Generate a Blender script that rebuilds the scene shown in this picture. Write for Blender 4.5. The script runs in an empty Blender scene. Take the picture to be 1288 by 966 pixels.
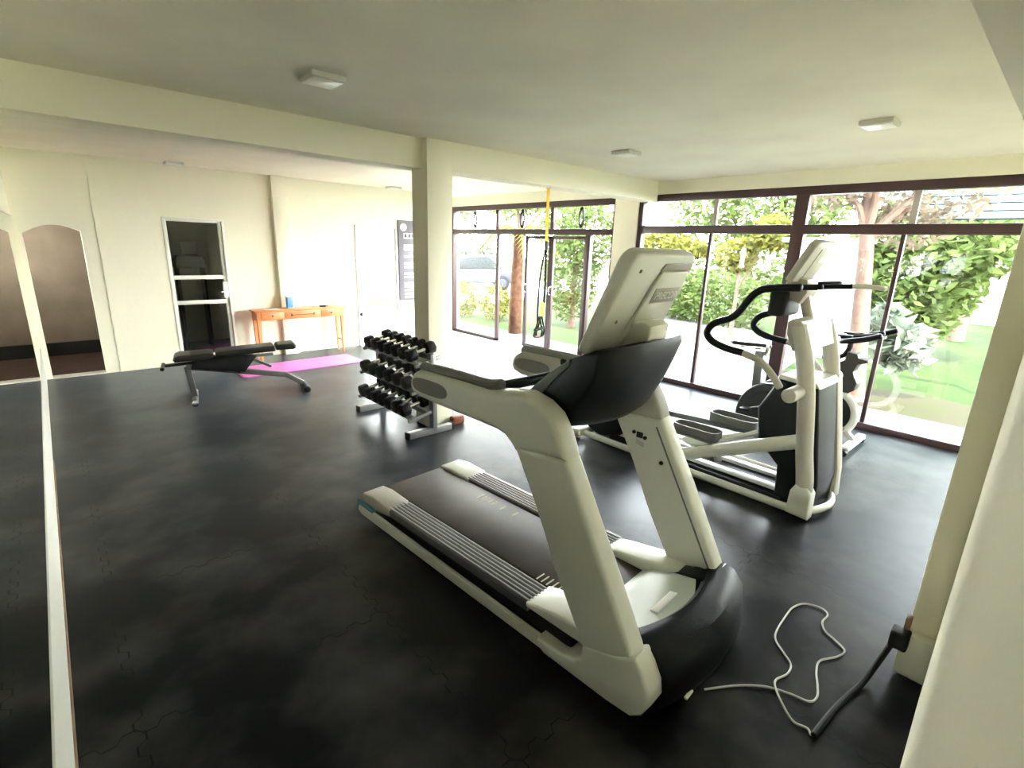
import bpy, bmesh, math, random
from mathutils import Vector, Matrix
random.seed(7)
PI = math.pi
sc = bpy.context.scene
col = sc.collection

# ------------------------------------------------------------------ materials
def principled(name, color, rough=.6, metal=0.0, spec=.5, coat=0.0, bump=None, var=None):
    m = bpy.data.materials.new(name); m.use_nodes = True
    nt = m.node_tree; b = nt.nodes['Principled BSDF']
    b.inputs['Base Color'].default_value = (*color, 1)
    b.inputs['Roughness'].default_value = rough
    b.inputs['Metallic'].default_value = metal
    b.inputs['Specular IOR Level'].default_value = spec
    b.inputs['Coat Weight'].default_value = coat
    tc = nt.nodes.new('ShaderNodeTexCoord')
    if var:            # (scale, other colour, detail)
        n = nt.nodes.new('ShaderNodeTexNoise'); n.inputs['Scale'].default_value = var[0]
        n.inputs['Detail'].default_value = var[2] if len(var) > 2 else 5
        nt.links.new(tc.outputs['Object'], n.inputs['Vector'])
        r = nt.nodes.new('ShaderNodeValToRGB')
        r.color_ramp.elements[0].position = .35; r.color_ramp.elements[1].position = .68
        r.color_ramp.elements[0].color = (*color, 1); r.color_ramp.elements[1].color = (*var[1], 1)
        nt.links.new(n.outputs['Fac'], r.inputs['Fac']); nt.links.new(r.outputs['Color'], b.inputs['Base Color'])
    if bump:           # (scale, strength)
        n2 = nt.nodes.new('ShaderNodeTexNoise'); n2.inputs['Scale'].default_value = bump[0]; n2.inputs['Detail'].default_value = 4
        nt.links.new(tc.outputs['Object'], n2.inputs['Vector'])
        bp = nt.nodes.new('ShaderNodeBump'); bp.inputs['Strength'].default_value = bump[1]; bp.inputs['Distance'].default_value = .01
        nt.links.new(n2.outputs['Fac'], bp.inputs['Height']); nt.links.new(bp.outputs['Normal'], b.inputs['Normal'])
    return m

M = {}
M['wall'] = principled('cream wall paint', (.90, .87, .70), .75, spec=.2, bump=(6, .25), var=(1.2, (.88, .85, .68)))
M['ceiling'] = principled('ceiling plaster', (.88, .84, .69), .8, spec=.2, bump=(3, .3), var=(1.6, (.81, .76, .63)))
M['white_paint'] = principled('white joinery paint', (.83, .83, .74), .45)
M['trim_white'] = principled('white skirting', (.80, .80, .72), .4)
M['brown_trim'] = principled('brown edging', (.16, .09, .05), .6, var=(9, (.3, .2, .12)))
M['frame'] = principled('dark maroon aluminium', (.055, .024, .026), .42, spec=.5)
M['mirror'] = principled('mirror silver', (.74, .78, .74), .015, metal=1)
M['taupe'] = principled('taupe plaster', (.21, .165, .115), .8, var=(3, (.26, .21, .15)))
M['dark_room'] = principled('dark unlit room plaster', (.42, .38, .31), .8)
M['brown_tile'] = principled('brown floor tile', (.05, .027, .016), .6, var=(5, (.08, .045, .027)))
M['blackpaint'] = principled('black paint', (.008, .008, .008), .5)
M['black'] = principled('black plastic', (.004, .004, .005), .5, spec=.3)
M['black_soft'] = principled('black moulded plastic', (.003, .005, .007), .36, spec=.16, bump=(250, .15))
M['black_vinyl'] = principled('black vinyl', (.014, .013, .013), .35, bump=(30, .1))
M['rubber'] = principled('black rubber', (.006, .006, .006), .6, spec=.3)
M['belt'] = principled('running belt', (.034, .024, .017), .5, spec=.3, var=(4, (.060, .044, .033)))
M['silver'] = principled('silver grey paint', (.72, .72, .64), .34, spec=.5, coat=.2)
M['silver_dark'] = principled('warm grey plastic', (.46, .43, .38), .45)
M['greygreen'] = principled('pale grey plastic cover', (.46, .50, .44), .36)
M['bike_grey'] = principled('charcoal plastic', (.035, .033, .033), .5)
M['leg_silver'] = principled('satin silver tube', (.52, .50, .45), .36, spec=.5)
M['grip'] = principled('mid grey rubber grip', (.20, .20, .19), .6)
M['grey'] = principled('grey plastic', (.17, .18, .18), .5)
M['foot_grey'] = principled('grey ribbed plastic', (.075, .075, .085), .45)
M['rib_light'] = principled('pale rib strip', (.50, .50, .49), .4)
M['steel'] = principled('painted grey steel', (.30, .30, .29), .35, metal=.3)
M['bench_steel'] = principled('dark grey steel', (.10, .10, .10), .35, metal=.2)
M['chrome'] = principled('chrome', (.82, .82, .80), .18, metal=1)
M['whitepl'] = principled('white plastic', (.82, .82, .80), .4)
M['letter'] = principled('pale lettering', (.78, .78, .72), .4)
M['belt_mark'] = principled('belt print', (.60, .54, .40), .6)
M['bluegrey'] = principled('blue end cap', (.12, .30, .42), .4)
M['orange_wood'] = principled('orange varnished wood', (.72, .27, .09), .4, var=(7, (.80, .34, .13)))
M['wood_dark'] = principled('dark line of wood', (.28, .09, .03), .5)
M['blue'] = principled('blue translucent plastic', (.14, .38, .80), .3)
M['paper'] = principled('paper', (.85, .84, .74), .8)
M['tan'] = principled('tan card', (.70, .48, .30), .7)
M['pink'] = principled('pink mat foam', (.80, .20, .60), .75, bump=(120, .2))
M['pink_edge'] = principled('purple mat edge', (.34, .12, .26), .7)
M['brownblock'] = principled('reddish brown wood', (.24, .07, .035), .6, var=(12, (.33, .11, .06)))
M['yellow'] = principled('yellow webbing', (.90, .50, .02), .6)
M['redgrip'] = principled('dark red rubber', (.25, .02, .03), .5)
M['cordwhite'] = principled('grey white cable', (.55, .55, .52), .45)
M['board'] = principled('lavender grey board', (.17, .155, .185), .5)
M['board_print'] = principled('white print', (.86, .85, .84), .6)
M['board_yellow'] = principled('cream print', (.75, .68, .45), .6)
M['board_dark'] = principled('charcoal print', (.10, .10, .10), .6)
M['lamp'] = principled('frosted lamp cover', (.88, .88, .80), .4)
M['lamp_edge'] = principled('lamp rim', (.70, .68, .60), .4)
M['darkred'] = principled('dark red fabric', (.10, .012, .018), .9)
M['tile_pale'] = principled('pale floor tile', (.74, .72, .66), .3)
M['paving'] = principled('pale paving', (.10, .095, .085), .8, spec=.03, var=(2, (.08, .076, .070)))
M['dirt'] = principled('sandy ground', (.030, .025, .016), .9, spec=.03, var=(1.5, (.026, .027, .012)))
M['lawn'] = principled('sunlit lawn', (.016, .027, .0075), .9, spec=.03, var=(2.5, (.023, .031, .009)), bump=(60, .6))
M['road'] = principled('pale road', (.22, .22, .22), .9, spec=.03)
M['trunk'] = principled('pinkish bark', (.12, .08, .062), .9, spec=.03, bump=(14, .8), var=(8, (.085, .058, .045)))
M['palmbark'] = principled('orange palm bark', (.085, .045, .027), .9, spec=.03, bump=(18, .8), var=(10, (.045, .022, .013)))
M['housewhite'] = principled('white render', (.80, .80, .78), .8, spec=.03)
M['siding'] = principled('pale cyan boards', (.10, .15, .15), .6, spec=.03)
M['siding_line'] = principled('grey board joint', (.02, .03, .03), .7, spec=.03)
M['carpaint'] = principled('silver car paint', (.035, .038, .042), .4, spec=.1)
M['carglass'] = principled('tinted car glass', (.016, .019, .022), .3, spec=.1)
def leafmat(name, c1, c2):
    m = principled(name, c1, .7, spec=.08, var=(3.5, c2)); nt = m.node_tree; b = nt.nodes['Principled BSDF']
    tr = nt.nodes.new('ShaderNodeBsdfTranslucent'); tr.inputs['Color'].default_value = (c2[0], c2[1], c2[2], 1)
    mx = nt.nodes.new('ShaderNodeMixShader'); mx.inputs[0].default_value = .35
    out = nt.nodes['Material Output']
    nt.links.new(b.outputs[0], mx.inputs[1]); nt.links.new(tr.outputs[0], mx.inputs[2]); nt.links.new(mx.outputs[0], out.inputs['Surface'])
    return m
M['leaf'] = leafmat('fresh leaves', (.036, .056, .016), (.07, .095, .024))
M['leaf_yellow'] = leafmat('yellow green leaves', (.06, .07, .014), (.11, .10, .02))
M['leaf_pale'] = leafmat('pale leaves', (.10, .125, .09), (.15, .17, .12))
M['leaf_pink'] = leafmat('pink brown leaves', (.10, .072, .058), (.12, .10, .065))

def glass_mat():
    m = bpy.data.materials.new('window glass'); m.use_nodes = True; nt = m.node_tree
    nt.nodes.remove(nt.nodes['Principled BSDF']); out = nt.nodes['Material Output']
    t = nt.nodes.new('ShaderNodeBsdfTransparent'); t.inputs[0].default_value = (.97, .98, .97, 1)
    g = nt.nodes.new('ShaderNodeBsdfGlossy'); g.inputs['Roughness'].default_value = .02
    lw = nt.nodes.new('ShaderNodeLayerWeight'); lw.inputs['Blend'].default_value = .5
    pw = nt.nodes.new('ShaderNodeMath'); pw.operation = 'POWER'; pw.inputs[1].default_value = 4.5; nt.links.new(lw.outputs['Facing'], pw.inputs[0])
    f = nt.nodes.new('ShaderNodeMath'); f.operation = 'MULTIPLY_ADD'; f.inputs[1].default_value = .85; f.inputs[2].default_value = .03; nt.links.new(pw.outputs[0], f.inputs[0])
    mx = nt.nodes.new('ShaderNodeMixShader')
    nt.links.new(f.outputs[0], mx.inputs[0]); nt.links.new(t.outputs[0], mx.inputs[1]); nt.links.new(g.outputs[0], mx.inputs[2])
    nt.links.new(mx.outputs[0], out.inputs['Surface']); return m
M['glass'] = glass_mat()

def floor_mat():
    m = bpy.data.materials.new('black puzzle mat rubber'); m.use_nodes = True; nt = m.node_tree; L = nt.links
    b = nt.nodes['Principled BSDF']; N = nt.nodes.new
    tc = N('ShaderNodeTexCoord')
    n = N('ShaderNodeTexNoise'); n.inputs['Scale'].default_value = 1.9; n.inputs['Detail'].default_value = 9; n.inputs['Roughness'].default_value = .5
    L.new(tc.outputs['Object'], n.inputs['Vector'])
    r = N('ShaderNodeValToRGB'); r.color_ramp.elements[0].position = .44; r.color_ramp.elements[1].position = .74
    r.color_ramp.elements[0].color = (.0012, .0012, .0012, 1); r.color_ramp.elements[1].color = (.060, .058, .055, 1)
    L.new(n.outputs['Fac'], r.inputs['Fac'])
    # jigsaw seams: tile edges every metre, pushed to and fro by a square wave
    sx = N('ShaderNodeSeparateXYZ'); L.new(tc.outputs['Object'], sx.inputs[0])
    def math(op, a, bb=None):
        k = N('ShaderNodeMath'); k.operation = op
        for i, v in enumerate((a, bb)):
            if v is None: continue
            if isinstance(v, (int, float)): k.inputs[i].default_value = v
            else: L.new(v, k.inputs[i])
        return k.outputs[0]
    def seam(u, v):
        wob = math('MULTIPLY', math('SINE', math('MULTIPLY', v, 2 * PI / .125)), 2.2)
        wob = math('MULTIPLY', math('MINIMUM', math('MAXIMUM', wob, -1), 1), .016)
        d = math('PINGPONG', math('ADD', u, wob), .5)
        return math('LESS_THAN', d, .0035)
    s = math('MAXIMUM', seam(sx.outputs[0], sx.outputs[1]), seam(sx.outputs[1], sx.outputs[0]))
    mx = N('ShaderNodeMixRGB'); L.new(s, mx.inputs[0]); L.new(r.outputs[0], mx.inputs[1]); mx.inputs[2].default_value = (.001, .001, .001, 1)
    L.new(mx.outputs[0], b.inputs['Base Color'])
    rr = N('ShaderNodeMapRange'); L.new(n.outputs['Fac'], rr.inputs[0])
    rr.inputs[1].default_value = .2; rr.inputs[2].default_value = .8; rr.inputs[3].default_value = .27; rr.inputs[4].default_value = .37
    b.inputs['Sheen Weight'].default_value = .12; b.inputs['Sheen Roughness'].default_value = .35; b.inputs['Sheen Tint'].default_value = (.80, .93, 1, 1)
    L.new(rr.outputs[0], b.inputs['Roughness'])
    b.inputs['Specular IOR Level'].default_value = .12
    return m
M['floor'] = floor_mat()

# ------------------------------------------------------------------ helpers
def add_box(bm, x0, x1, y0, y1, z0, z1, bev=0.0, seg=2, mat=None):
    r = bmesh.ops.create_cube(bm, size=1.0)
    vs = r['verts']
    for v in vs:
        v.co = Vector(((x0 + x1) / 2 + v.co.x * (x1 - x0), (y0 + y1) / 2 + v.co.y * (y1 - y0), (z0 + z1) / 2 + v.co.z * (z1 - z0)))
    if bev > 0:
        es = list({e for v in vs for e in v.link_edges})
        rb = bmesh.ops.bevel(bm, geom=es, offset=bev, segments=seg, profile=.5, affect='EDGES')
        vs = list({v for f in rb['faces'] for v in f.verts} | {v for v in vs if v.is_valid})
    if mat is not None: bmesh.ops.transform(bm, matrix=mat, verts=vs)
    return vs

def prism(bm, pts, a0, a1, axis='Y', bev=0.0, seg=2, mat=None):
    """pts: polygon in the plane across the axis. Y: (x,z); X: (y,z); Z: (x,y)"""
    def P(p, a):
        if axis == 'Y': return Vector((p[0], a, p[1]))
        if axis == 'X': return Vector((a, p[0], p[1]))
        return Vector((p[0], p[1], a))
    A = [bm.verts.new(P(p, a0)) for p in pts]; B = [bm.verts.new(P(p, a1)) for p in pts]
    n = len(pts); fs = [bm.faces.new(A), bm.faces.new(B[::-1])]
    for i in range(n): fs.append(bm.faces.new((A[i], B[i], B[(i + 1) % n], A[(i + 1) % n])))
    bmesh.ops.recalc_face_normals(bm, faces=fs)
    vs = A + B
    if bev > 0:
        es = [e for f in fs[:2] for e in f.edges]
        rb = bmesh.ops.bevel(bm, geom=list(set(es)), offset=bev, segments=seg, profile=.5, affect='EDGES', clamp_overlap=True)
        vs = list({v for f in rb['faces'] for v in f.verts} | {v for v in vs if v.is_valid})
    if mat is not None: bmesh.ops.transform(bm, matrix=mat, verts=vs)
    return vs

def smooth_path(pts, n=6):
    if len(pts) < 3: return [Vector(p) for p in pts]
    P = [Vector(p) for p in pts]; P = [2 * P[0] - P[1]] + P + [2 * P[-1] - P[-2]]; out = []
    for i in range(1, len(P) - 2):
        p0, p1, p2, p3 = P[i - 1:i + 3]
        for k in range(n):
            t = k / n
            out.append(.5 * ((2 * p1) + (p2 - p0) * t + (2 * p0 - 5 * p1 + 4 * p2 - p3) * t * t + (3 * p1 - p0 - 3 * p2 + p3) * t ** 3))
    out.append(P[-2]); return out

def tube(bm, pts, r, sides=12, n=6, smooth=True, rx=None, squash=1.0, round_end=True):
    P = smooth_path(pts, n) if smooth else [Vector(p) for p in pts]
    N = len(P); rad = [(r if not hasattr(r, '__len__') else r[0] + (r[1] - r[0]) * i / (N - 1)) for i in range(N)]
    if round_end:
        t0 = (P[0] - P[1]).normalized(); t1 = (P[-1] - P[-2]).normalized()
        P = [P[0] + t0 * rad[0] * .35] + P + [P[-1] + t1 * rad[-1] * .35]; rad = [rad[0] * .6] + rad + [rad[-1] * .6]; N += 2
    T0 = (P[1] - P[0]).normalized(); up = Vector((0, 0, 1)) if abs(T0.z) < .9 else Vector((1, 0, 0))
    a = T0.cross(up).normalized(); rings = []
    for i in range(N):
        T = (P[min(i + 1, N - 1)] - P[max(i - 1, 0)]).normalized()
        a = (a - T * a.dot(T)).normalized(); b = T.cross(a)
        rings.append([bm.verts.new(P[i] + (a * math.cos(2 * PI * k / sides) * squash + b * math.sin(2 * PI * k / sides)) * rad[i]) for k in range(sides)])
    for i in range(N - 1):
        for k in range(sides):
            bm.faces.new((rings[i][k], rings[i][(k + 1) % sides], rings[i + 1][(k + 1) % sides], rings[i + 1][k]))
    bm.faces.new(rings[0][::-1]); bm.faces.new(rings[-1])

def cyl(bm, c, r, h, axis='Z', seg=32, r2=None, bev=0.0):
    rr = bmesh.ops.create_cone(bm, cap_ends=True, segments=seg, radius1=r, radius2=r if r2 is None else r2, depth=h)
    R = {'Z': Matrix(), 'X': Matrix.Rotation(PI / 2, 4, 'Y'), 'Y': Matrix.Rotation(PI / 2, 4, 'X')}[axis]
    vs = rr['verts']
    bmesh.ops.transform(bm, matrix=Matrix.Translation(Vector(c)) @ R, verts=vs)
    if bev > 0:
        es = [e for e in {e for v in vs for e in v.link_edges} if any(len(f.verts) > 4 for f in e.link_faces)]
        bmesh.ops.bevel(bm, geom=es, offset=bev, segments=2, profile=.5, affect='EDGES')

def ring(bm, c, R_, r, axis='X', seg=48, sides=12, sx=1.0):
    c = Vector(c); rows = []
    for i in range(seg):
        t = 2 * PI * i / seg; row = []
        for k in range(sides):
            p = 2 * PI * k / sides; rad = R_ + r * math.cos(p); w = r * math.sin(p) * sx
            u, v = rad * math.cos(t), rad * math.sin(t)
            q = Vector((w, u, v)) if axis == 'X' else (Vector((u, w, v)) if axis == 'Y' else Vector((u, v, w)))
            row.append(bm.verts.new(c + q))
        rows.append(row)
    for i in range(seg):
        for k in range(sides):
            bm.faces.new((rows[i][k], rows[(i + 1) % seg][k], rows[(i + 1) % seg][(k + 1) % sides], rows[i][(k + 1) % sides]))

def bar(bm, p, q, w, h, bev=0.0):
    """box beam from p to q, width w (horizontal), height h"""
    p, q = Vector(p), Vector(q); d = q - p; L = d.length; T = d.normalized()
    up = Vector((0, 0, 1)) if abs(T.z) < .95 else Vector((0, 1, 0))
    a = T.cross(up).normalized(); b = a.cross(T)
    m = Matrix((( T.x, a.x, b.x, (p.x + q.x) / 2), (T.y, a.y, b.y, (p.y + q.y) / 2), (T.z, a.z, b.z, (p.z + q.z) / 2), (0, 0, 0, 1)))
    add_box(bm, -L / 2, L / 2, -w / 2, w / 2, -h / 2, h / 2, bev, mat=m)

def link(name, bm, mat, parent=None, world=True, angle=35):
    me = bpy.data.meshes.new(name)
    bmesh.ops.recalc_face_normals(bm, faces=bm.faces)
    if parent is not None and world:
        off = Vector(root_loc(parent))
        bmesh.ops.translate(bm, verts=bm.verts, vec=-off)
    bm.to_mesh(me); bm.free()
    me.materials.append(mat)
    me.polygons.foreach_set('use_smooth', [True] * len(me.polygons))
    try: me.set_sharp_from_angle(angle=math.radians(angle))
    except Exception: pass
    o = bpy.data.objects.new(name, me); col.objects.link(o)
    if parent is not None: o.parent = parent
    return o
def root_loc(p):
    while p.parent is not None: p = p.parent
    return p.get('_loc', (0, 0, 0))
LOC = {}
def root_loc(p):
    while p.parent is not None: p = p.parent
    return LOC.get(p.name, (0, 0, 0))
def thing(name, label, cat, loc, rz=0, group=None):
    o = bpy.data.objects.new(name, None); col.objects.link(o); o.empty_display_size = .1
    o.location = loc; o.rotation_euler = (0, 0, rz); LOC[o.name] = tuple(loc)
    o['label'] = label; o['category'] = cat
    if group: o['group'] = group
    return o
def tag(o, label, cat, group=None):
    o['label'] = label; o['category'] = cat
    if group: o['group'] = group
    return o
def solo(name, bm, mat, label, cat, loc=(0, 0, 0), group=None):
    """a thing that is one mesh: origin moved to its base"""
    bmesh.ops.translate(bm, verts=bm.verts, vec=-Vector(loc))
    o = link(name, bm, mat); o.location = loc
    return tag(o, label, cat, group)
def struct(name, bm, mat, parent=None):
    o = link(name, bm, mat, parent, angle=30)
    if parent is None: o['kind'] = 'structure'
    return o
B = bmesh.new

# ------------------------------------------------------------------ room shell
CEIL = 2.69; YB = 8.40; XL = -.195; XW = 6.30
b = B(); add_box(b, -1.4, 6.46, -.6, 10.9, -.12, 0.0); struct('floor', b, M['floor'])
b = B(); add_box(b, -.6, 6.56, -.8, 9.2, CEIL, CEIL + .15); struct('ceiling', b, M['ceiling'])
b = B(); add_box(b, XL - .15, XL, -.5, YB, 0, CEIL); struct('wall_left', b, M['wall'])
# back wall with arch, two door openings, and a deeper recess behind the column
b = B()
AX0, AX1 = -.13, .405
def seg(x0, x1, z0, z1): add_box(b, x0, x1, YB, YB + .16, z0, z1)
seg(-1.4, AX0, 0, CEIL); seg(AX1, 1.257, 0, CEIL); seg(1.257, 1.997, 2.03, CEIL); seg(1.997, 3.98, 0, CEIL)
seg(3.98, 4.78, 2.06, CEIL); seg(4.78, 5.25, 0, CEIL)
arch = [(AX0, CEIL), (AX0, 1.765)]
for k in range(1, 16):
    t = k / 16; arch.append((AX0 + (AX1 - AX0) * t, 1.765 + .085 * math.sin(PI * t) + .04 * t))
arch += [(AX1, 1.80), (AX1, CEIL)]
prism(b, arch, YB, YB + .16, 'Y')
add_box(b, .556, 1.257, YB - .010, YB, 0, CEIL); add_box(b, 1.257, 1.997, YB - .010, YB, 2.03, CEIL); add_box(b, 1.997, 2.68, YB - .010, YB, 0, CEIL)          # slight step in the plaster
add_box(b, 5.12, 5.25, YB, 9.0, 0, CEIL); add_box(b, 5.12, 6.56, 8.93, 9.1, 0, CEIL)
struct('wall_back', b, M['wall'])
b = B(); add_box(b, 2.67, 2.90, YB - .10, YB, 0, 2.40, .006); add_box(b, 2.67, 2.90, YB - .10, YB, 2.40, CEIL); struct('trim_pilaster', b, M['wall'])
# window wall: pier, lintels, end
b = B()
add_box(b, XW, XW + .2, 4.38, 4.78, 0, CEIL); add_box(b, XW, XW + .2, -.5, 4.38, 2.53, CEIL); add_box(b, XW, XW + .2, 4.78, 8.9, 2.52, CEIL)
add_box(b, XW, XW + .2, 8.88, 8.93, 0, CEIL); add_box(b, XW, XW + .2, -.6, .02, 0, 2.53)
struct('wall_right', b, M['wall'])
# near wall on the right of the camera (a little out of square), pillar and header beam
b = B()
prism(b, [(-.35, -.046), (2.65, .09), (6.5, .10), (6.5, -.35), (-.35, -.40)], 0, CEIL, 'Z')
struct('wall_near', b, M['wall'])
b = B(); add_box(b, 2.60, 2.86, -.10, .185, 0, CEIL, .008); struct('trim_pillar_near', b, M['wall'])
b = B(); add_box(b, XL, 2.60, -.15, .23, 2.22, CEIL, .006); struct('trim_beam_near', b, M['ceiling'])
b = B(); bar(b, (2.05, -.02, 2.213), (2.22, .215, 2.213), .03, .018, .004); struct('trim_conduit', b, M['white_paint'])
# beam across the room and the column
b = B(); add_box(b, XL, 2.643, 4.17, 4.42, 2.44, CEIL); struct('trim_beam_left', b, M['wall'])
b = B(); add_box(b, 2.918, XW, 4.088, 4.34, 2.44, CEIL); struct('trim_beam_right', b, M['wall'])
b = B(); add_box(b, 2.643, 2.918, 4.086, 4.345, 0, CEIL, .006); struct('trim_column', b, M['wall'])
# mirror wall bottom strip and mirror
b = B(); add_box(b, XL, XL + .012, -.05, 8.38, 0.03, .40, .003); struct('baseboard_left', b, M['trim_white'])
b = B(); add_box(b, XL, XL + .018, 1.2, 5.2, 0, .035, .004); struct('trim_floor_edge', b, M['brown_trim'])
b = B(); add_box(b, XL, XL + .008, -.04, 8.30, .40, 1.94); 
mir = thing('wall_mirror', 'tall frameless mirror covering the left wall above a white strip', 'mirror', (XL, 4.1, .40))
link('mirror_glass', b, M['mirror'], mir)
b = B(); add_box(b, XL, XL + .014, -.04, 8.30, 1.94, 1.955, .002); link('mirror_edge', b, M['white_paint'], mir)
# pale tiled strip near the garden door
b = B(); prism(b, [(4.1, 6.69), (6.32, 5.93), (6.32, 8.9), (4.1, 8.38)], 0, .004, 'Z'); struct('trim_tiled_entry', b, M['tile_pale'])

# corridor seen through the arch
b = B(); add_box(b, -1.3, 1.15, 10.0, 10.15, 0, 2.4); add_box(b, -1.35, -1.2, 8.56, 10.1, 0, 1.4); add_box(b, -1.35, -1.2, 8.56, 10.1, 1.7, 2.4); add_box(b, 1.08, 1.2, 8.56, 10.1, 0, 2.4); struct('wall_corridor', b, M['taupe'])  # unseen slot added in the left end wall to let daylight in
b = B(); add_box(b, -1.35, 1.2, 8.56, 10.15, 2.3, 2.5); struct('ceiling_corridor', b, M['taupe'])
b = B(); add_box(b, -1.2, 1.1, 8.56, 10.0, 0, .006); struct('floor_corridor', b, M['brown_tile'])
b = B(); add_box(b, -1.2, 1.1, 9.97, 10.0, .006, .20); struct('trim_corridor_band', b, M['blackpaint'])  # low black band along the foot of the far corridor wall
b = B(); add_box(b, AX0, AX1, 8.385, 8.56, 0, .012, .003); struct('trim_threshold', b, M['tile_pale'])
# dark room behind the glazed door
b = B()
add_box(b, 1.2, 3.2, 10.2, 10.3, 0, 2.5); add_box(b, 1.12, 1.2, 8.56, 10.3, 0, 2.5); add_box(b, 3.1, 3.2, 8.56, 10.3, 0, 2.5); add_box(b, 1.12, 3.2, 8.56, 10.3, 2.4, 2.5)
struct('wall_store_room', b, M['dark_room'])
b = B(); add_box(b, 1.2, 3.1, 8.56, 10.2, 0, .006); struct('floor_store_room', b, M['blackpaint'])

# ------------------------------------------------------------------ doors
def glazed_door(name, x0, x1, ztop, gl, rails, ymid):
    """frame and leaf; gl=(gx0,gx1,gz0,gz1); rails = list of (z0,z1)"""
    b = B(); t = .05
    add_box(b, x0, x0 + .035, ymid - .05, ymid + .05, 0, ztop, .004); add_box(b, x1 - .03, x1, ymid - .05, ymid + .05, 0, ztop, .004)
    add_box(b, x0, x1, ymid - .05, ymid + .05, ztop - .03, ztop, .004)
    d = struct(name, b, M['white_paint'])
    gx0, gx1, gz0, gz1 = gl
    b = B()
    add_box(b, x0 + .035, gx0, ymid - .02, ymid + .02, .01, ztop - .03, .003); add_box(b, gx1, x1 - .03, ymid - .02, ymid + .02, .01, ztop - .03, .003)
    add_box(b, gx0, gx1, ymid - .02, ymid + .02, gz1, ztop - .03, .003); add_box(b, gx0, gx1, ymid - .02, ymid + .02, .01, gz0, .003)
    for z0, z1 in rails: add_box(b, gx0, gx1, ymid - .026, ymid + .02, z0, z1, .003)
    leaf = link('door_leaf', b, M['white_paint'], d)
    b = B(); add_box(b, gx0, gx1, ymid - .004, ymid + .004, gz0, gz1); link('glass_pane', b, M['glass'], leaf)
    return d, leaf
d1, leaf1 = glazed_door('door_1', 1.257, 1.997, 2.03, (1.31, 1.925, .13, 1.975), [(1.20, 1.255), (.85, .905)], YB + .03)
b = B(); add_box(b, 1.90, 1.965, YB - .025, YB + .012, .93, 1.16, .006); link('lock_plate', b, M['whitepl'], leaf1)
b = B(); tube(b, [(1.93, YB - .02, 1.02), (1.93, YB - .06, 1.02), (1.86, YB - .06, 1.02)], .009, 8); link('door_handle', b, M['whitepl'], leaf1)
d2, leaf2 = glazed_door('door_2', 3.98, 4.78, 2.06, (4.17, 4.62, .52, 1.99), [(1.255, 1.285), (.90, .92)], YB + .03)
b = B(); tube(b, [(4.07, YB - .0, .94), (4.07, YB - .05, .94), (4.07, YB - .05, 1.04), (4.07, YB - .0, 1.04)], .008, 8); link('door_handle', b, M['chrome'], leaf2)
b = B(); cyl(b, (4.03, YB - .01, .55), .028, .05, 'Y', 16, bev=.006); link('door_stop', b, M['black'], leaf2)

# ------------------------------------------------------------------ windows
def ybox(b, y0, y1, z0, z1, xc=6.37, t=.05, bev=.004): add_box(b, xc - t / 2, xc + t / 2, min(y0, y1), max(y0, y1), z0, z1, bev)
def pane(y0, y1, z0, z1, parent, xc=6.37):
    b = B(); add_box(b, xc - .003, xc + .003, min(y0, y1), max(y0, y1), z0, z1); link('glass_pane', b, M['glass'], parent)
# window 2 (the long one on the right)
b = B(); ybox(b, .0, 4.38, 2.44, 2.53, t=.1); ybox(b, 4.31, 4.38, 0, 2.44, t=.1); ybox(b, -.05, .03, 0, 2.44, t=.1); ybox(b, 0, 4.31, 0, .07, t=.1)
w2 = struct('window_1', b, M['frame'])
b = B(); ybox(b, .03, 4.31, 2.03, 2.13, t=.08); link('transom', b, M['frame'], w2)
b = B(); ybox(b, 2.19, 2.33, .07, 2.44, t=.09); link('mullion', b, M['frame'], w2)
for y in (3.29, 1.28):
    b = B(); ybox(b, y - .02, y + .02, .07, 2.03); link('mullion', b, M['frame'], w2)
for y in (3.27, 1.24):
    b = B(); ybox(b, y - .03, y + .03, 2.13, 2.44, t=.04); link('mullion', b, M['silver_dark'], w2)
for y0, y1 in ((.03, 1.26), (1.30, 2.19), (2.33, 3.27), (3.31, 4.31)):
    pane(y0, y1, .07, 2.03, w2); pane(y0, y1, 2.13, 2.44, w2)
# window 1 (far, with the garden door)
b = B(); ybox(b, 4.78, 8.88, 2.43, 2.52, t=.1); ybox(b, 8.82, 8.88, 0, 2.43, t=.1); ybox(b, 4.78, 4.82, 0, 2.43, t=.1)
w1 = struct('window_2', b, M['frame'])
b = B(); ybox(b, 4.82, 8.82, 2.00, 2.09, t=.08); link('transom', b, M['frame'], w1)
for y in (7.48, 6.08):
    b = B(); ybox(b, y - .035, y + .035, 2.09, 2.43); link('mullion', b, M['frame'], w1)
b = B(); ybox(b, 7.41, 7.48, 0, 2.0); link('mullion', b, M['frame'], w1)
b = B(); ybox(b, 7.41, 8.82, 0, .06); link('bottom_rail', b, M['frame'], w1)
b = B(); ybox(b, 5.23, 5.32, 0, 2.0, t=.08); link('door_jamb', b, M['frame'], w1)
b = B(); ybox(b, 4.82, 5.23, 0, .06); link('bottom_rail', b, M['frame'], w1)
pane(7.48, 8.82, .06, 2.0, w1); pane(4.82, 5.23, .06, 2.0, w1)
for y0, y1 in ((7.515, 8.82), (6.115, 7.445), (4.82, 6.045)):
    pane(y0, y1, 2.09, 2.43, w1)
    b = B(); yc = (y0 + y1) / 2 + (.0 if y1 < 8.5 else -.05)
    for dx in (0,):
        ring(b, (0, 0, 0), .105, .024, 'X', 24, 8)
    for v in b.verts: v.co = Vector((6.335 + v.co.x, yc + v.co.y * .42, 2.26 + v.co.z * 1.25))
    link('pull_handle', b, M['black'], w1)
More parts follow.
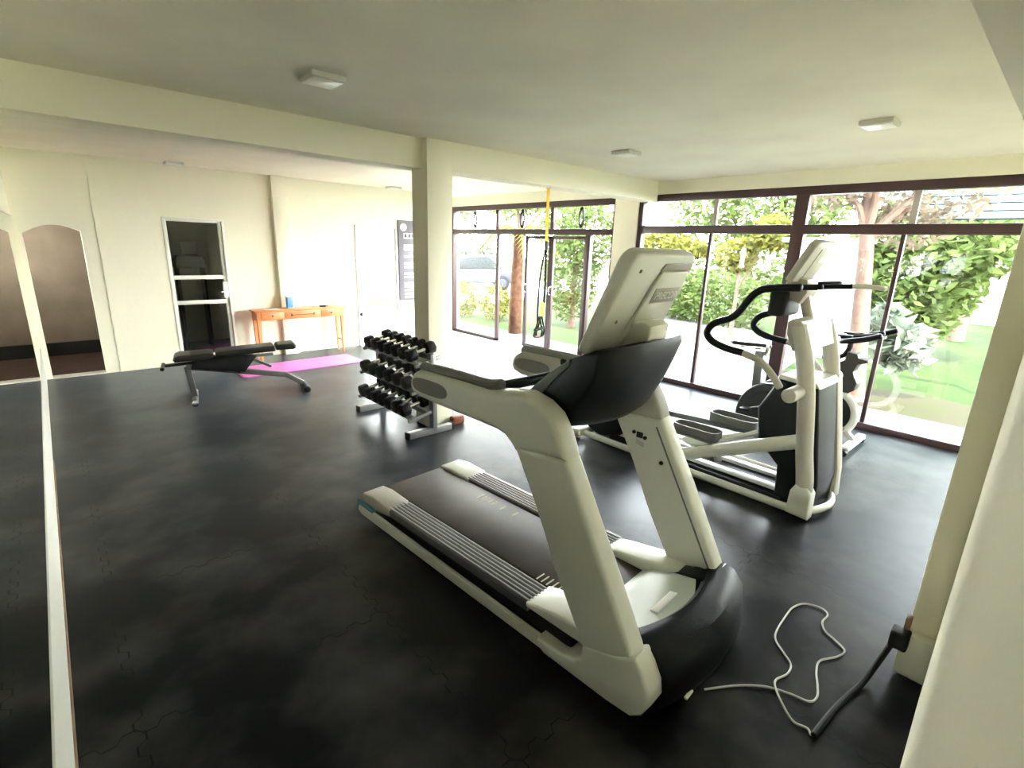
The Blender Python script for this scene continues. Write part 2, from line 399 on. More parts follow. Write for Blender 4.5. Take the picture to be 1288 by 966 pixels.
# the two leaves of the garden door
def door_leaf(y0, y1, xc, handle_y):
    b = B(); w = .055
    ybox(b, y0, y0 + w, 0.02, 1.98, xc); ybox(b, y1 - w, y1, 0.02, 1.98, xc); ybox(b, y0, y1, 1.93, 1.98, xc); ybox(b, y0, y1, .02, .08, xc)
    o = link('door_leaf', b, M['frame'], w1)
    pane(y0 + w, y1 - w, .08, 1.93, o, xc)
    b = B(); tube(b, [(xc - .02, handle_y, 1.0), (xc - .07, handle_y, 1.03), (xc - .07, handle_y, 1.12), (xc - .02, handle_y, 1.15)], .01, 8); link('door_handle', b, M['chrome'], o)
door_leaf(6.10, 6.72, 6.40, 6.68); door_leaf(5.32, 6.10, 6.40, 6.06)

# ------------------------------------------------------------------ ceiling lamps
def lamp(x, y, label, sz=.20):
    o = thing('ceiling_light', label, 'ceiling light', (x, y, CEIL - .035), 0, None)
    b = B(); add_box(b, x - sz / 2, x + sz / 2, y - sz / 2, y + sz / 2, CEIL - .030, CEIL, .006); link('housing', b, M['lamp_edge'], o)
    b = B(); add_box(b, x - sz / 2 + .012, x + sz / 2 - .012, y - sz / 2 + .012, y + sz / 2 - .012, CEIL - .036, CEIL - .029, .004); link('diffuser', b, M['lamp'], o)
lamp(1.335, 3.13, 'square white surface ceiling lamp nearest the camera on the left half of the ceiling')
lamp(4.24, 3.14, 'small square ceiling lamp in front of the beam near the pier between the windows')
lamp(4.35, 1.15, 'small square ceiling lamp above the elliptical trainer, rightmost of the ceiling lamps')
lamp(4.56, 8.07, 'small ceiling lamp beyond the beam, just left of the column')
lamp(1.43, 8.08, 'faint ceiling lamp beyond the beam above the dark glazed door')

# ------------------------------------------------------------------ treadmill (local X = forward, Y = across)
F = Vector((.0638, -.998, 0)); TP = (1.338, 2.919, 0)
tr = thing('treadmill', 'big silver and black treadmill in the foreground with its console back towards the camera', 'treadmill', TP, math.atan2(F.y, F.x))
def tpart(name, b, m, parent=None, angle=35): return link(name, b, m, parent or tr, world=False, angle=angle)
# base: black chassis
b = B(); prism(b, [(.03, .07), (.03, .155), (1.75, .155), (1.75, .05)], .04, .82, 'Y', .008); tpart('chassis', b, M['black'])
b = B(); add_box(b, .02, 1.78, .185, .655, .156, .172, .006); 
belt = tpart('running_belt', b, M['belt'])
for (s0, ys) in ((.56, .55), (1.40, .20)):
    for ds, dw in [(k * .032, .008) for k in range(5)] + [(.21, .012), (.32, .012)]:
        b = B(); add_box(b, s0 + ds, s0 + ds + dw, ys - .012, ys + .05, .1715, .1728); tpart('belt_mark', b, M['belt_mark'], belt)
b = B(); cyl(b, (.045, .42, .125), .042, .47, 'Y', 24); tpart('roller', b, M['rubber'])
for side in (0, 1):
    y0, y1 = (.01, .175) if side == 0 else (.665, .85)
    # rear cap, ribbed foot board, front shoulder
    b = B(); prism(b, [(-.015, .10), (-.02, .15), (.01, .178), (.12, .192), (.30, .183), (.33, .16), (.33, .13), (.02, .08)], y0, y1, 'Y', .012, 3); tpart('rear_cap', b, M['silver_dark'] if side == 0 else M['silver'])
    b = B(); add_box(b, .32, 1.50, y0 + .005, y1 - .005, .13, .176, .006); plate = tpart('foot_board', b, M['foot_grey'])
    b = B()
    for k in range(6):
        yy = y0 + .022 + k * .025; add_box(b, .22 + .02 * k, 1.50, yy, yy + .008, .174, .183, .002)
    tpart('ribs', b, M['rib_light'], plate)
    b = B()
    if side == 0: prism(b, [(1.49, .155), (1.49, .178), (1.56, .20), (1.80, .235), (1.90, .22), (1.90, .155)], y0 + .0, y1 + .02, 'Y', .015, 3)
    else: prism(b, [(1.49, .12), (1.49, .178), (1.56, .195), (1.9, .255), (1.98, .22), (1.98, .12)], y0 + .0, y1 - .02, 'Y', .015, 3)
    tpart('front_shoulder', b, M['silver'])
    # side rail and foot
    ya, yb_ = (-.012, .012) if side == 0 else (.848, .872)
    b = B(); prism(b, [(-.02, .05), (-.02, .092), (.0, .10), (1.62, .075), (1.62, .012), (.02, .032)], ya, yb_, 'Y', .006); tpart('side_rail', b, M['silver'])
    b = B(); prism(b, [(-.026, .055), (-.026, .125), (.16, .118), (.16, .095), (0.0, .098)], ya - .002, yb_ + .002, 'Y', .004); tpart('end_cap', b, M['bluegrey'])
    ya, yb_ = (-.02, .10) if side == 0 else (.76, .88)
    foot = [(1.58, .03), (1.60, .075), (1.72, .07), (1.80, .085), (1.835, .12), (1.84, .19), (1.99, .24), (2.085, .285), (2.12, .24), (2.155, .175), (2.165, .11), (2.135, .045), (2.09, .008), (1.98, 0), (1.64, .004)]
    if side == 1: foot = [(min(p[0], 2.08), p[1]) for p in foot if p[0] < 2.13]
    b = B(); prism(b, foot, ya, yb_, 'Y', .016, 3); tpart('upright_foot', b, M['silver'])
    # upright post
    post = [(1.40, .955), (1.55, .695), (1.66, .475), (1.765, .295), (1.84, .17), (1.98, .20), (2.07, .27), (1.935, .53), (1.808, .76), (1.69, .975), (1.56, .965)]
    b = B(); prism(b, post, ya + .004, yb_ - .004, 'Y', .022, 4); up = tpart('upright_post', b, M['silver'])
    if side == 1:
        b = B()
        prism(b, [(1.675, .93), (2.042, .27), (2.034, .266), (1.667, .926)], ya + .002, ya + .010, 'Y')
        tpart('seam', b, M['grey'], up)
        b = B(); 
        for (s_, z_) in ((1.548, .868), (1.615, .852), (1.72, .745)):
            b = B(); cyl(b, (s_, ya + .002, z_), .010, .012, 'Y', 12); tpart('screw', b, M['black'], up)
        b = B(); add_box(b, 1.565, 1.60, ya - .002, ya + .008, .845, .875); tpart('warning_symbol', b, M['black'], up)
        b = B(); prism(b, [(1.56, .838), (1.615, .826), (1.622, .795), (1.567, .807)], ya - .001, ya + .008, 'Y'); st = tpart('warning_label', b, M['letter'], up)
        b = B()
        for k in range(3): prism(b, [(1.566, .832 - k * .009), (1.614, .821 - k * .009), (1.6145, .818 - k * .009), (1.5665, .829 - k * .009)], ya - .002, ya + .007, 'Y')
        tpart('label_print', b, M['grey'], up)
    else:
        pass
    # curved arm / hand rest
    arm = [(.62, 1.06), (.628, 1.10), (.65, 1.132), (.70, 1.160), (.98, 1.165), (1.22, 1.163), (1.33, 1.185), (1.435, 1.200), (1.53, 1.180), (1.60, 1.140), (1.65, 1.070), (1.678, 1.010), (1.690, .970),
           (1.56, .958), (1.408, .93), (1.385, .955), (1.345, .983), (1.29, .995), (1.10, 1.000), (.82, 1.005), (.70, 1.012), (.64, 1.030)]
    b = B(); prism(b, arm, ya, yb_, 'Y', .028, 4); am = tpart('arm_rest', b, M['silver'] if side == 0 else M['silver_dark'])
    b = B()
    grip = []
    for k in range(20):
        t = 2 * PI * k / 20; grip.append((.80 + .145 * (abs(math.cos(t)) ** .6) * (1 if math.cos(t) >= 0 else -1), 1.085 + .040 * (abs(math.sin(t)) ** .8) * (1 if math.sin(t) >= 0 else -1)))
    prism(b, grip, (ya - .004) if side == 0 else (ya - .004), ya + .02 if side == 0 else yb_ + .004, 'Y', .003); tpart('side_grip', b, M['grip'], am)
    b = B(); tube(b, [(.68, (ya + yb_) / 2, 1.163), (.95, (ya + yb_) / 2, 1.172), (1.16, (ya + yb_) / 2, 1.172), (1.26, (ya + yb_) / 2, 1.19)], .028, 10, squash=1.2); tpart('top_grip', b, M['grip'], am)
    yb2 = .12 if side == 0 else .74; sy = 1 if side == 0 else -1
    b = B(); tube(b, [(1.02, yb2 - .05 * sy, 1.145), (1.12, yb2, 1.140), (1.28, yb2 + .05 * sy, 1.185), (1.50, yb2 + .10 * sy, 1.27)], .024, 12); tpart('heart_rate_bar', b, M['black_soft'], am)
# motor cover: pale deck part, black shell
def loft(b, sections):
    """sections: list of closed rings of equal length"""
    R_ = [[b.verts.new(Vector(p)) for p in s] for s in sections]; n = len(R_[0])
    for i in range(len(R_) - 1):
        for k in range(n): b.faces.new((R_[i][k], R_[i][(k + 1) % n], R_[i + 1][(k + 1) % n], R_[i + 1][k]))
    b.faces.new(R_[0][::-1]); b.faces.new(R_[-1])
def bulge(y): # plan curve of the hood front, y in 0..1
    return .11 * (1 - (2 * y - 1) ** 2)
b = B(); S = []
for k in range(13):
    t = k / 12; y = .11 + .64 * t; fb = bulge(t)
    S.append([(1.74, y, .10), (1.74, y, .172), (1.80, y, .205), (1.90, y, .235), (1.965 + fb, y, .262), (1.975 + fb, y, .10)])
loft(b, S); tpart('motor_cover', b, M['greygreen'], angle=40)
b = B(); S = []
for k in range(17):
    t = k / 16; y = .085 + .795 * t; fb = bulge(t); e = .03 * math.sin(PI * t)
    S.append([(1.955 + fb, y, .03), (1.955 + fb, y, .262), (1.975 + fb, y, .278 + e * .2), (2.045 + fb * .9, y, .285 + e * .2), (2.12 + fb * .8, y, .262 + e * .2), (2.17 + fb * .7, y, .20), (2.185 + fb * .7, y, .10), (2.16 + fb * .7, y, .02)])
loft(b, S); hood = tpart('motor_hood', b, M['black_soft'], angle=40)
b = B(); prism(b, [(1.76, .10), (1.76, .18), (1.86, .225), (1.99, .27), (2.06, .278), (2.16, .255), (2.16, .03), (1.76, .03)], .66, .765, 'Y', .012, 3); tpart('hood_shoulder', b, M['black_soft'])
m_ = Matrix.Translation((1.985, .41, .249)) @ Matrix.Rotation(math.radians(-14), 4, 'Y')
b = B(); add_box(b, -.020, .020, -.095, .095, -.006, .006, .0045, mat=m_); tpart('badge', b, M['whitepl'], hood)
for yy in (.20, .62):
    b = B(); cyl(b, (2.13, yy, .022), .022, .03, 'Y', 16); tpart('transport_wheel', b, M['grey'])
b = B(); add_box(b, 2.21, 2.225, .20, .26, .028, .04, .004); tpart('inlet_plate', b, M['whitepl'], hood)
# dashboard tray
tray = [(1.33, 1.115), (1.345, 1.150), (1.50, 1.288), (1.62, 1.372), (1.70, 1.412), (1.735, 1.415), (1.745, 1.392), (1.715, 1.31), (1.66, 1.19), (1.60, 1.105), (1.555, 1.068), (1.50, 1.056), (1.43, 1.07)]
b = B(); S = []
for k in range(15):
    t = k / 14; y = .10 + .68 * t; e = math.sin(PI * t) ** .6; sh = .11 * (1 - t) * 0
    ring_ = []
    for i, (s_, z_) in enumerate(tray):
        ds = 0; dz = 0
        ds = (0, 0, .01, .03, .045, .05, .05, .055, .075, .095, .10, .08, .03)[i] * e
        dz = -.02 * e if i in (9, 10, 11) else (.012 * e if i in (3, 4, 5) else 0)
        ring_.append((s_ + ds, y, z_ + dz))
    S.append(ring_)
loft(b, S)
es = [e for e in b.edges if len(e.link_faces) == 2 and any(len(f.verts) > 4 for f in e.link_faces)]
bmesh.ops.bevel(b, geom=es, offset=.02, segments=3, profile=.5, affect='EDGES')
dash = tpart('dashboard', b, M['black_soft'], angle=50)
b = B(); prism(b, [(1.33, 1.118), (1.345, 1.150), (1.50, 1.290), (1.60, 1.362), (1.60, 1.335), (1.52, 1.255), (1.44, 1.165), (1.405, 1.10)], .09, .125, 'Y', .006); tpart('tray_edge', b, M['grey'], dash)
b = B(); prism(b, [(1.28, 1.02), (1.36, 1.15), (1.45, 1.17), (1.52, 1.10), (1.44, 1.04)], .07, .14, 'Y', .01); tpart('tray_bracket', b, M['black'], dash)
# neck and monitor
b = B(); prism(b, [(1.60, 1.385), (1.63, 1.49), (1.74, 1.51), (1.775, 1.49), (1.765, 1.405), (1.70, 1.395)], .41, .57, 'Y', .012, 3); tpart('monitor_neck', b, M['silver'])
p0 = Vector((1.585, .5, 1.365)); p1 = Vector((1.775, .5, 1.80)); dd = (p1 - p0).normalized(); nn = Vector((dd.z, 0, -dd.x))   # nn points forward/down
def mon(a, w): q = p0 + dd * a + nn * w; return (q.x, q.z)
Lm = (p1 - p0).length
b = B(); S = []
W0, W1 = .19, .73
out = []
rr = .06
mpts = []
for (cy, cz, a0) in ((W1 - rr, Lm - rr, 0), (W0 + rr, Lm - rr, 90), (W0 + rr * .4, rr * .4, 180), (W1 - rr * .4, rr * .4, 270)):
    r_ = rr if cz > .2 else rr * .4
    for k in range(6):
        a = math.radians(a0 + 18 * k); mpts.append((cy + r_ * math.cos(a), cz + r_ * math.sin(a)))
m_ = Matrix(((nn.x, 0, dd.x, p0.x), (0, 1, 0, 0), (nn.z, 0, dd.z, p0.z), (0, 0, 0, 1)))
Mx = Matrix(((nn.x, 0, dd.x, p0.x), (nn.y, 1, dd.y, 0), (nn.z, 0, dd.z, p0.z), (0, 0, 0, 1)))
prism(b, mpts, -.035, .030, 'X', .016, 4, mat=Mx); monitor = tpart('monitor', b, M['silver'])
b = B(); prism(b, [(.38, .05), (.66, .05), (.70, .33), (.675, .40), (.45, .40), (.42, .33)], .025, .044, 'X', .010, 3, mat=Mx); back_cover = tpart('back_cover', b, M['silver'], monitor)
b = B(); prism(b, [(.44, .402), (.68, .402), (.705, .418), (.68, .436), (.46, .432)], .028, .036, 'X', .004, 2, mat=Mx); tpart('top_vent', b, M['silver_dark'], monitor)
b = B(); prism(b, [(.455, .255), (.665, .255), (.665, .325), (.455, .325)], .042, .047, 'X', .002, mat=Mx); plate = tpart('name_plate', b, M['silver_dark'], monitor)
b = B(); prism(b, [(.225, .04), (.66, .04), (.66, .44), (.225, .44)], -.038, -.034, 'X', mat=Mx); tpart('screen', b, M['black'], monitor)
b = B()
for (yy, zz) in ((.285, .40), (.285, .17)): 
    b = B(); add_box(b, .028, .034, yy - .007, yy + .007, zz - .007, zz + .007, .002, mat=Mx)
    tpart('screw', b, M['grey'], monitor)
# lettering on the plate: seven block letters seen from the front
def block_text(name, txt, size, mat, parent, matrix, extrude=.0012):
    cu = bpy.data.curves.new(name, 'FONT'); cu.body = txt; cu.size = size; cu.extrude = extrude; cu.align_x = 'CENTER'; cu.align_y = 'CENTER'; cu.offset = .0008; cu.shear = .2
    tmp = bpy.data.objects.new('tmp_text', cu); col.objects.link(tmp)
    dg = bpy.context.evaluated_depsgraph_get(); me = bpy.data.meshes.new_from_object(tmp.evaluated_get(dg))
    bpy.data.objects.remove(tmp); me.transform(matrix); me.name = name; me.materials.clear(); me.materials.append(mat)
    o = bpy.data.objects.new(name, me); col.objects.link(o); o.parent = parent; return o
# text x -> across (+Y local is the viewer's right), text y -> dd, normal -> nn
cpos = p0 + dd * .288 + nn * .0475
Tm = Matrix(((0, dd.x, nn.x, cpos.x), (1, 0, 0, .563), (0, dd.z, nn.z, cpos.z), (0, 0, 0, 1)))
block_text('lettering', 'PRECOR', .050, M['letter'], monitor, Tm)

# ------------------------------------------------------------------ elliptical trainer (world coordinates)
el = thing('elliptical_trainer', 'silver elliptical trainer with looping black handles between the treadmill and the windows', 'elliptical trainer', (3.98, 1.9, 0))
E_ = lambda name, b, m, p=None, angle=35: link(name, b, m, p or el, angle=angle)
b = B(); tube(b, [(3.70, 3.0, .05), (3.69, 2.0, .055), (3.69, 1.30, .055), (3.71, 1.05, .05), (3.80, .94, .05), (3.98, .89, .05), (4.15, .92, .05), (4.26, 1.02, .05), (4.28, 1.3, .055), (4.28, 2.0, .055), (4.27, 3.0, .05)], .030, 12, squash=.8); E_('base_frame', b, M['silver'])
b = B(); bar(b, (3.62, 3.0, .06), (4.36, 3.0, .06), .10, .07, .015); E_('rear_crossbar', b, M['silver'])
for x in (3.66, 4.32):
    b = B(); cyl(b, (x, 3.02, .017), .032, .034, 'Z', 16, bev=.006); E_('levelling_foot', b, M['whitepl'])
leg = [(1.00, .12), (.995, .25), (1.035, .48), (1.06, .66), (1.095, .90), (1.15, 1.15), (1.215, 1.335)]
for x in (3.72, 4.25):
    b = B(); tube(b, [(x, y, z) for y, z in leg], .055, 16); E_('tower_leg', b, M['leg_silver'])
    b = B(); prism(b, [(.925, .02), (.93, .20), (.96, .25), (1.04, .25), (1.065, .20), (1.075, .03)], x - .058, x + .058, 'X', .015, 3); E_('leg_boot', b, M['silver'] if x < 4 else M['grey'])
b = B(); prism(b, [(1.12, 1.19), (1.165, 1.34), (1.19, 1.375), (1.25, 1.385), (1.275, 1.36), (1.27, 1.28), (1.22, 1.17)], 3.68, 4.29, 'X', .008, 2); E_('tower_bridge', b, M['leg_silver'])
b = B(); prism(b, [(.945, .02), (.935, .24), (1.0, .66), (1.045, .93), (1.30, .95), (1.42, .70), (1.38, .45), (1.22, .30), (1.20, .02)], 3.78, 4.19, 'X', .03, 4); shroud = E_('drive_shroud', b, M['black_soft'])
b = B(); prism(b, [(1.03, .925), (1.06, .965), (1.30, .975), (1.31, .945)], 3.77, 4.20, 'X', .012); E_('shroud_lid', b, M['silver'])
b = B(); prism(b, [(.91, .03), (.925, .25), (.995, .66), (1.045, .94), (1.10, .945), (1.06, .66), (1.0, .25), (.99, .03)], 4.19, 4.31, 'X', .012); E_('side_panel', b, M['silver_dark'])
# pivots and swinging arms
loop = [(1.22, .93), (1.27, .99), (1.37, 1.08), (1.50, 1.12), (1.63, 1.135), (1.74, 1.17), (1.785, 1.23), (1.74, 1.30), (1.63, 1.35), (1.57, 1.405), (1.53, 1.475), (1.48, 1.54), (1.42, 1.575), (1.32, 1.59), (1.20, 1.60)]
for x, xo in ((3.585, 3.50), (4.385, 4.47)):
    b = B(); cyl(b, ((xo + (3.72 if x < 4 else 4.25)) / 2, 1.13, .905), .048, abs((3.72 if x < 4 else 4.25) - xo), 'X', 24, bev=.008); E_('arm_pivot', b, M['leg_silver'])
    b = B(); tube(b, [(x, y, z) for y, z in loop[:4]], .024, 12); arm_ = E_('swing_arm', b, M['leg_silver'])
    b = B(); tube(b, [(x, y, z) for y, z in loop[3:]], .026, 12); E_('arm_grip', b, M['black_soft'], arm_)
b = B(); add_box(b, 3.84, 4.16, 1.37, 1.49, 1.37, 1.56, .03, 3); E_('console_hub', b, M['rubber'])
b = B(); tube(b, [(3.84, 1.43, 1.56), (3.82, 1.30, 1.585), (3.82, 1.15, 1.60)], .02, 10); E_('fixed_handle', b, M['black_soft'])
b = B(); tube(b, [(4.16, 1.43, 1.56), (4.20, 1.28, 1.58), (4.22, 1.08, 1.60)], .02, 10); E_('fixed_handle', b, M['black_soft'])
b = B(); tube(b, [(4.22, 1.09, 1.60), (4.23, .98, 1.605), (4.2, .88, 1.60)], .018, 10); E_('handle_tip', b, M['silver'])
b = B(); tube(b, [(4.0, 1.33, 1.62), (4.0, 1.30, 1.50), (4.0, 1.24, 1.33)], .035, 12); E_('console_neck', b, M['silver_dark'])
b = B(); prism(b, [(1.30, 1.47), (1.26, 1.55), (1.27, 1.64), (1.40, 1.66), (1.42, 1.58), (1.38, 1.50)], 3.90, 4.12, 'X', .015); E_('console_mount', b, M['silver_dark'])
q0 = Vector((0, 1.37, 1.63)); q1 = Vector((0, 1.235, 1.905)); d3 = (q1 - q0).normalized(); n3 = Vector((0, -d3.z, d3.y)); L3 = (q1 - q0).length
Em = Matrix(((1, 0, 0, 0), (0, n3.y, d3.y, q0.y), (0, n3.z, d3.z, q0.z), (0, 0, 0, 1)))     # local x across, y thickness forward, z up the panel
b = B(); prism(b, [(3.80, 0), (3.79, L3 - .04), (3.83, L3), (4.15, L3), (4.19, L3 - .04), (4.18, 0)], -.02, .035, 'Y', .014, 3, mat=Em); mon2 = E_('monitor', b, M['leg_silver'])
b = B(); prism(b, [(3.93, .03), (3.93, L3 - .05), (4.15, L3 - .05), (4.15, .03)], .033, .040, 'Y', .003, mat=Em); E_('back_cover', b, M['silver_dark'], mon2)
b = B(); prism(b, [(4.0, .16), (4.0, .20), (4.11, .20), (4.11, .16)], .039, .043, 'Y', .001, mat=Em); E_('name_plate', b, M['whitepl'], mon2)
# pedal rails, tracks, pedals, links
for x in (3.73, 4.17):
    b = B(); tube(b, [(x, 1.04, .565), (x, 1.5, .36), (x, 1.9, .18), (x, 2.15, .10)], .052, 16, squash=.8); rail = E_('ramp_rail', b, M['silver'])
    b = B(); bar(b, (x + .005, 1.36, .475), (x + .005, 1.83, .262), .02, .012, .003); E_('rail_slot', b, M['black'], rail)
for x in (3.86, 4.10):
    b = B(); bar(b, (x, 1.14, .10), (x, 2.75, .10), .07, .03, .006); E_('roller_track', b, M['whitepl'])
b = B(); add_box(b, 3.76, 4.20, 1.15, 2.7, .045, .082, .008); E_('track_bed', b, M['black'])
b = B(); add_box(b, 3.79, 4.16, 1.10, 1.18, .03, .27, .012); E_('front_stop', b, M['black'])
def pedal(x, yc, zc):
    w, l = .085, .20
    o = []
    for k in range(24):
        t = 2 * PI * k / 24; o.append((x + w * (abs(math.cos(t)) ** .5) * (1 if math.cos(t) >= 0 else -1), yc + l * (abs(math.sin(t)) ** .6) * (1 if math.sin(t) >= 0 else -1)))
    b = B(); prism(b, o, zc - .05, zc - .02, 'Z', .006); pd = E_('pedal', b, M['grey'])
    b = B(); P = o + [o[0]]
    inner = [(x + (p[0] - x) * .88, yc + (p[1] - yc) * .94) for p in o]
    n = len(o); V0 = [b.verts.new((p[0], p[1], zc - .04)) for p in o]; V1 = [b.verts.new((p[0], p[1], zc + .03)) for p in o]
    V2 = [b.verts.new((p[0], p[1], zc + .03)) for p in inner]; V3 = [b.verts.new((p[0], p[1], zc - .022)) for p in inner]
    for i in range(n):
        j = (i + 1) % n
        b.faces.new((V0[i], V0[j], V1[j], V1[i])); b.faces.new((V1[i], V1[j], V2[j], V2[i])); b.faces.new((V2[i], V2[j], V3[j], V3[i])); b.faces.new((V3[i], V3[j], V0[j], V0[i]))
    E_('pedal_rim', b, M['grip'], pd)
    return pd
pedal(3.87, 1.90, .36); pedal(4.10, 1.70, .46)
for x, y1, z1, y2, z2 in ((3.87, 1.72, .30, 2.55, .30), (4.10, 1.50, .40, 2.55, .34)):
    b = B(); bar(b, (x, y1, z1), (x, y2, z2), .055, .05, .01); E_('pedal_arm', b, M['grey'])
    b = B(); bar(b, (x, y1 + .02, z1 + .02), (x - .05, y1 - .06, z1 - .14), .05, .04, .008); E_('roller_bracket', b, M['silver_dark'])
b = B(); tube(b, [(3.87, 1.72, .30), (3.97, 1.5, .42), (4.0, 1.3, .55)], .022, 8); E_('connecting_link', b, M['silver'])
b = B(); tube(b, [(4.10, 1.50, .40), (4.08, 1.40, .48), (4.05, 1.25, .6)], .022, 8); E_('connecting_link', b, M['silver'])
# rear drive housing
b = B(); S = []
for k in range(9):
    x = 3.74 + .50 * k / 8; g = .27 * (1 - .16 * (abs(k - 4) / 4) ** 3)
    S.append([(x, 2.80 + g * math.cos(2 * PI * i / 28) * 1.1, .30 + g * math.sin(2 * PI * i / 28)) for i in range(28)])
loft(b, S); rh = E_('drive_housing', b, M['black_soft'], angle=50)
b = B(); prism(b, [(2.62, .35), (2.68, .42), (2.86, .40), (2.93, .34), (2.86, .31), (2.64, .32)], 3.725, 3.765, 'X', .006); E_('housing_plate', b, M['greygreen'], rh)  # pale flat plate on the near side of the housing

# ------------------------------------------------------------------ spin bike
bk = thing('exercise_bike', 'black exercise bike with cream flywheel standing by the window behind the elliptical trainer', 'exercise bike', (5.55, 1.7, 0))
K_ = lambda name, b, m, p=None, angle=35: link(name, b, m, p or bk, angle=angle)
fc = (5.55, 1.42, .315)
b = B(); ring(b, fc, .235, .038, 'X', 48, 12, .7); fw = K_('flywheel', b, M['whitepl'])
b = B(); cyl(b, fc, .205, .05, 'X', 40, bev=.01); K_('flywheel_disc', b, M['black'], fw)
b = B(); cyl(b, (5.55, 1.42, .315), .05, .10, 'X', 20, bev=.01); K_('hub', b, M['brown_trim'], fw)
b = B()
guard = []
for k in range(15):
    a = math.radians(-5 + 125 * k / 14); guard.append((1.93 + .34 * math.cos(a), .12 + .38 * math.sin(a)))
guard += [(1.55, .50), (1.40, .42), (1.40, .22), (1.70, .12)]
prism(b, guard, 5.44, 5.62, 'X', .02, 3); K_('belt_guard', b, M['black_vinyl'])
b = B()
g2 = [(1.93 + (y - 1.93) * .80, .12 + (z - .12) * .80) for y, z in guard]
prism(b, g2, 5.425, 5.45, 'X', .006); K_('guard_plate', b, M['blackpaint'])
b = B(); bar(b, (5.40, 1.93, .28), (5.40, 2.10, .20), .02, .025, .004); K_('crank', b, M['chrome'])
b = B(); bar(b, (5.70, 1.93, .28), (5.70, 1.76, .36), .02, .025, .004); K_('crank', b, M['chrome'])
b = B(); add_box(b, 5.30, 5.40, 2.07, 2.17, .185, .21, .005); K_('pedal', b, M['black'])
b = B(); add_box(b, 5.70, 5.80, 1.70, 1.80, .345, .37, .005); K_('pedal', b, M['black'])
b = B(); bar(b, (5.55, 2.12, .40), (5.55, 2.14, .80), .07, .09, .01); K_('seat_post', b, M['grey'])
b = B(); prism(b, [(5.43, 2.40), (5.47, 2.44), (5.63, 2.44), (5.67, 2.40), (5.64, 2.28), (5.575, 2.14), (5.565, 2.04), (5.535, 2.04), (5.525, 2.14), (5.46, 2.28)], .845, .885, 'Z', .014, 3); K_('saddle', b, M['black_vinyl'])
b = B(); bar(b, (5.55, 2.06, .825), (5.55, 2.36, .825), .03, .022, .004); add_box(b, 5.53, 5.57, 2.05, 2.09, .76, .93, .006); K_('saddle_slide', b, M['chrome'])
b = B(); bar(b, (5.55, 2.02, .46), (5.55, 1.38, .62), .06, .09, .015); bar(b, (5.55, 1.46, .32), (5.55, 1.28, .86), .07, .10, .015); K_('bike_frame', b, M['bike_grey'])
b = B(); prism(b, [(1.48, .66), (1.40, .82), (1.34, .86), (1.335, .94), (1.25, .93), (1.235, .895), (1.16, .885), (1.15, .865), (1.23, .835), (1.255, .76), (1.225, .68)], 5.48, 5.62, 'X', .012, 2); K_('handlebar_post_cover', b, M['bike_grey'])
b = B(); prism(b, [(1.46, .56), (1.47, .70), (1.23, .71), (1.205, .66), (1.215, .59), (1.26, .55)], 5.47, 5.63, 'X', .02, 3); K_('resistance_housing', b, M['black_vinyl'])
b = B(); tube(b, [(5.55, 1.55, .85), (5.55, 1.46, .855), (5.55, 1.38, .89), (5.55, 1.345, .96), (5.55, 1.34, 1.04)], .024, 10); hs = K_('handlebar_stem', b, M['black'])
b = B()
for s in (-1, 1):
    x = 5.55 + s * .10; xo = 5.55 + s * .27
    tube(b, [(5.55, 1.35, 1.03), (x, 1.38, 1.035), (xo, 1.33, 1.06), (xo, 1.18, 1.10), (xo + s * .01, 1.06, 1.15)], .025, 10)
    tube(b, [(x, 1.40, 1.08), (x, 1.28, 1.09), (x, 1.12, 1.13)], .024, 10)
K_('handlebar', b, M['black'])
for s in (-1, 1):
    b = B(); add_box(b, 5.55 + s * .12 - .04, 5.55 + s * .12 + .04, 1.30, 1.44, 1.085, 1.105, .008); K_('elbow_pad', b, M['black_vinyl'])
b = B(); add_box(b, 5.49, 5.61, 1.15, 1.25, 1.10, 1.125, .006); K_('bike_display', b, M['bike_grey'])
for y in (1.15, 2.18):
    b = B(); bar(b, (5.28, y, .07), (5.84, y, .07), .07, .05, .012); fb = K_('stabiliser', b, M['whitepl'])
    for x in (5.27, 5.85):
        b = B(); cyl(b, (x, y, .035), .035, .06, 'X', 16, bev=.01); K_('rubber_foot', b, M['rubber'], fb)
b = B(); bar(b, (5.55, 1.15, .09), (5.55, 1.34, .26), .05, .05, .01); K_('frame_strut', b, M['silver_dark'])
b = B(); bar(b, (5.55, 2.18, .09), (5.55, 2.0, .2), .05, .05, .01); K_('frame_strut', b, M['silver_dark'])

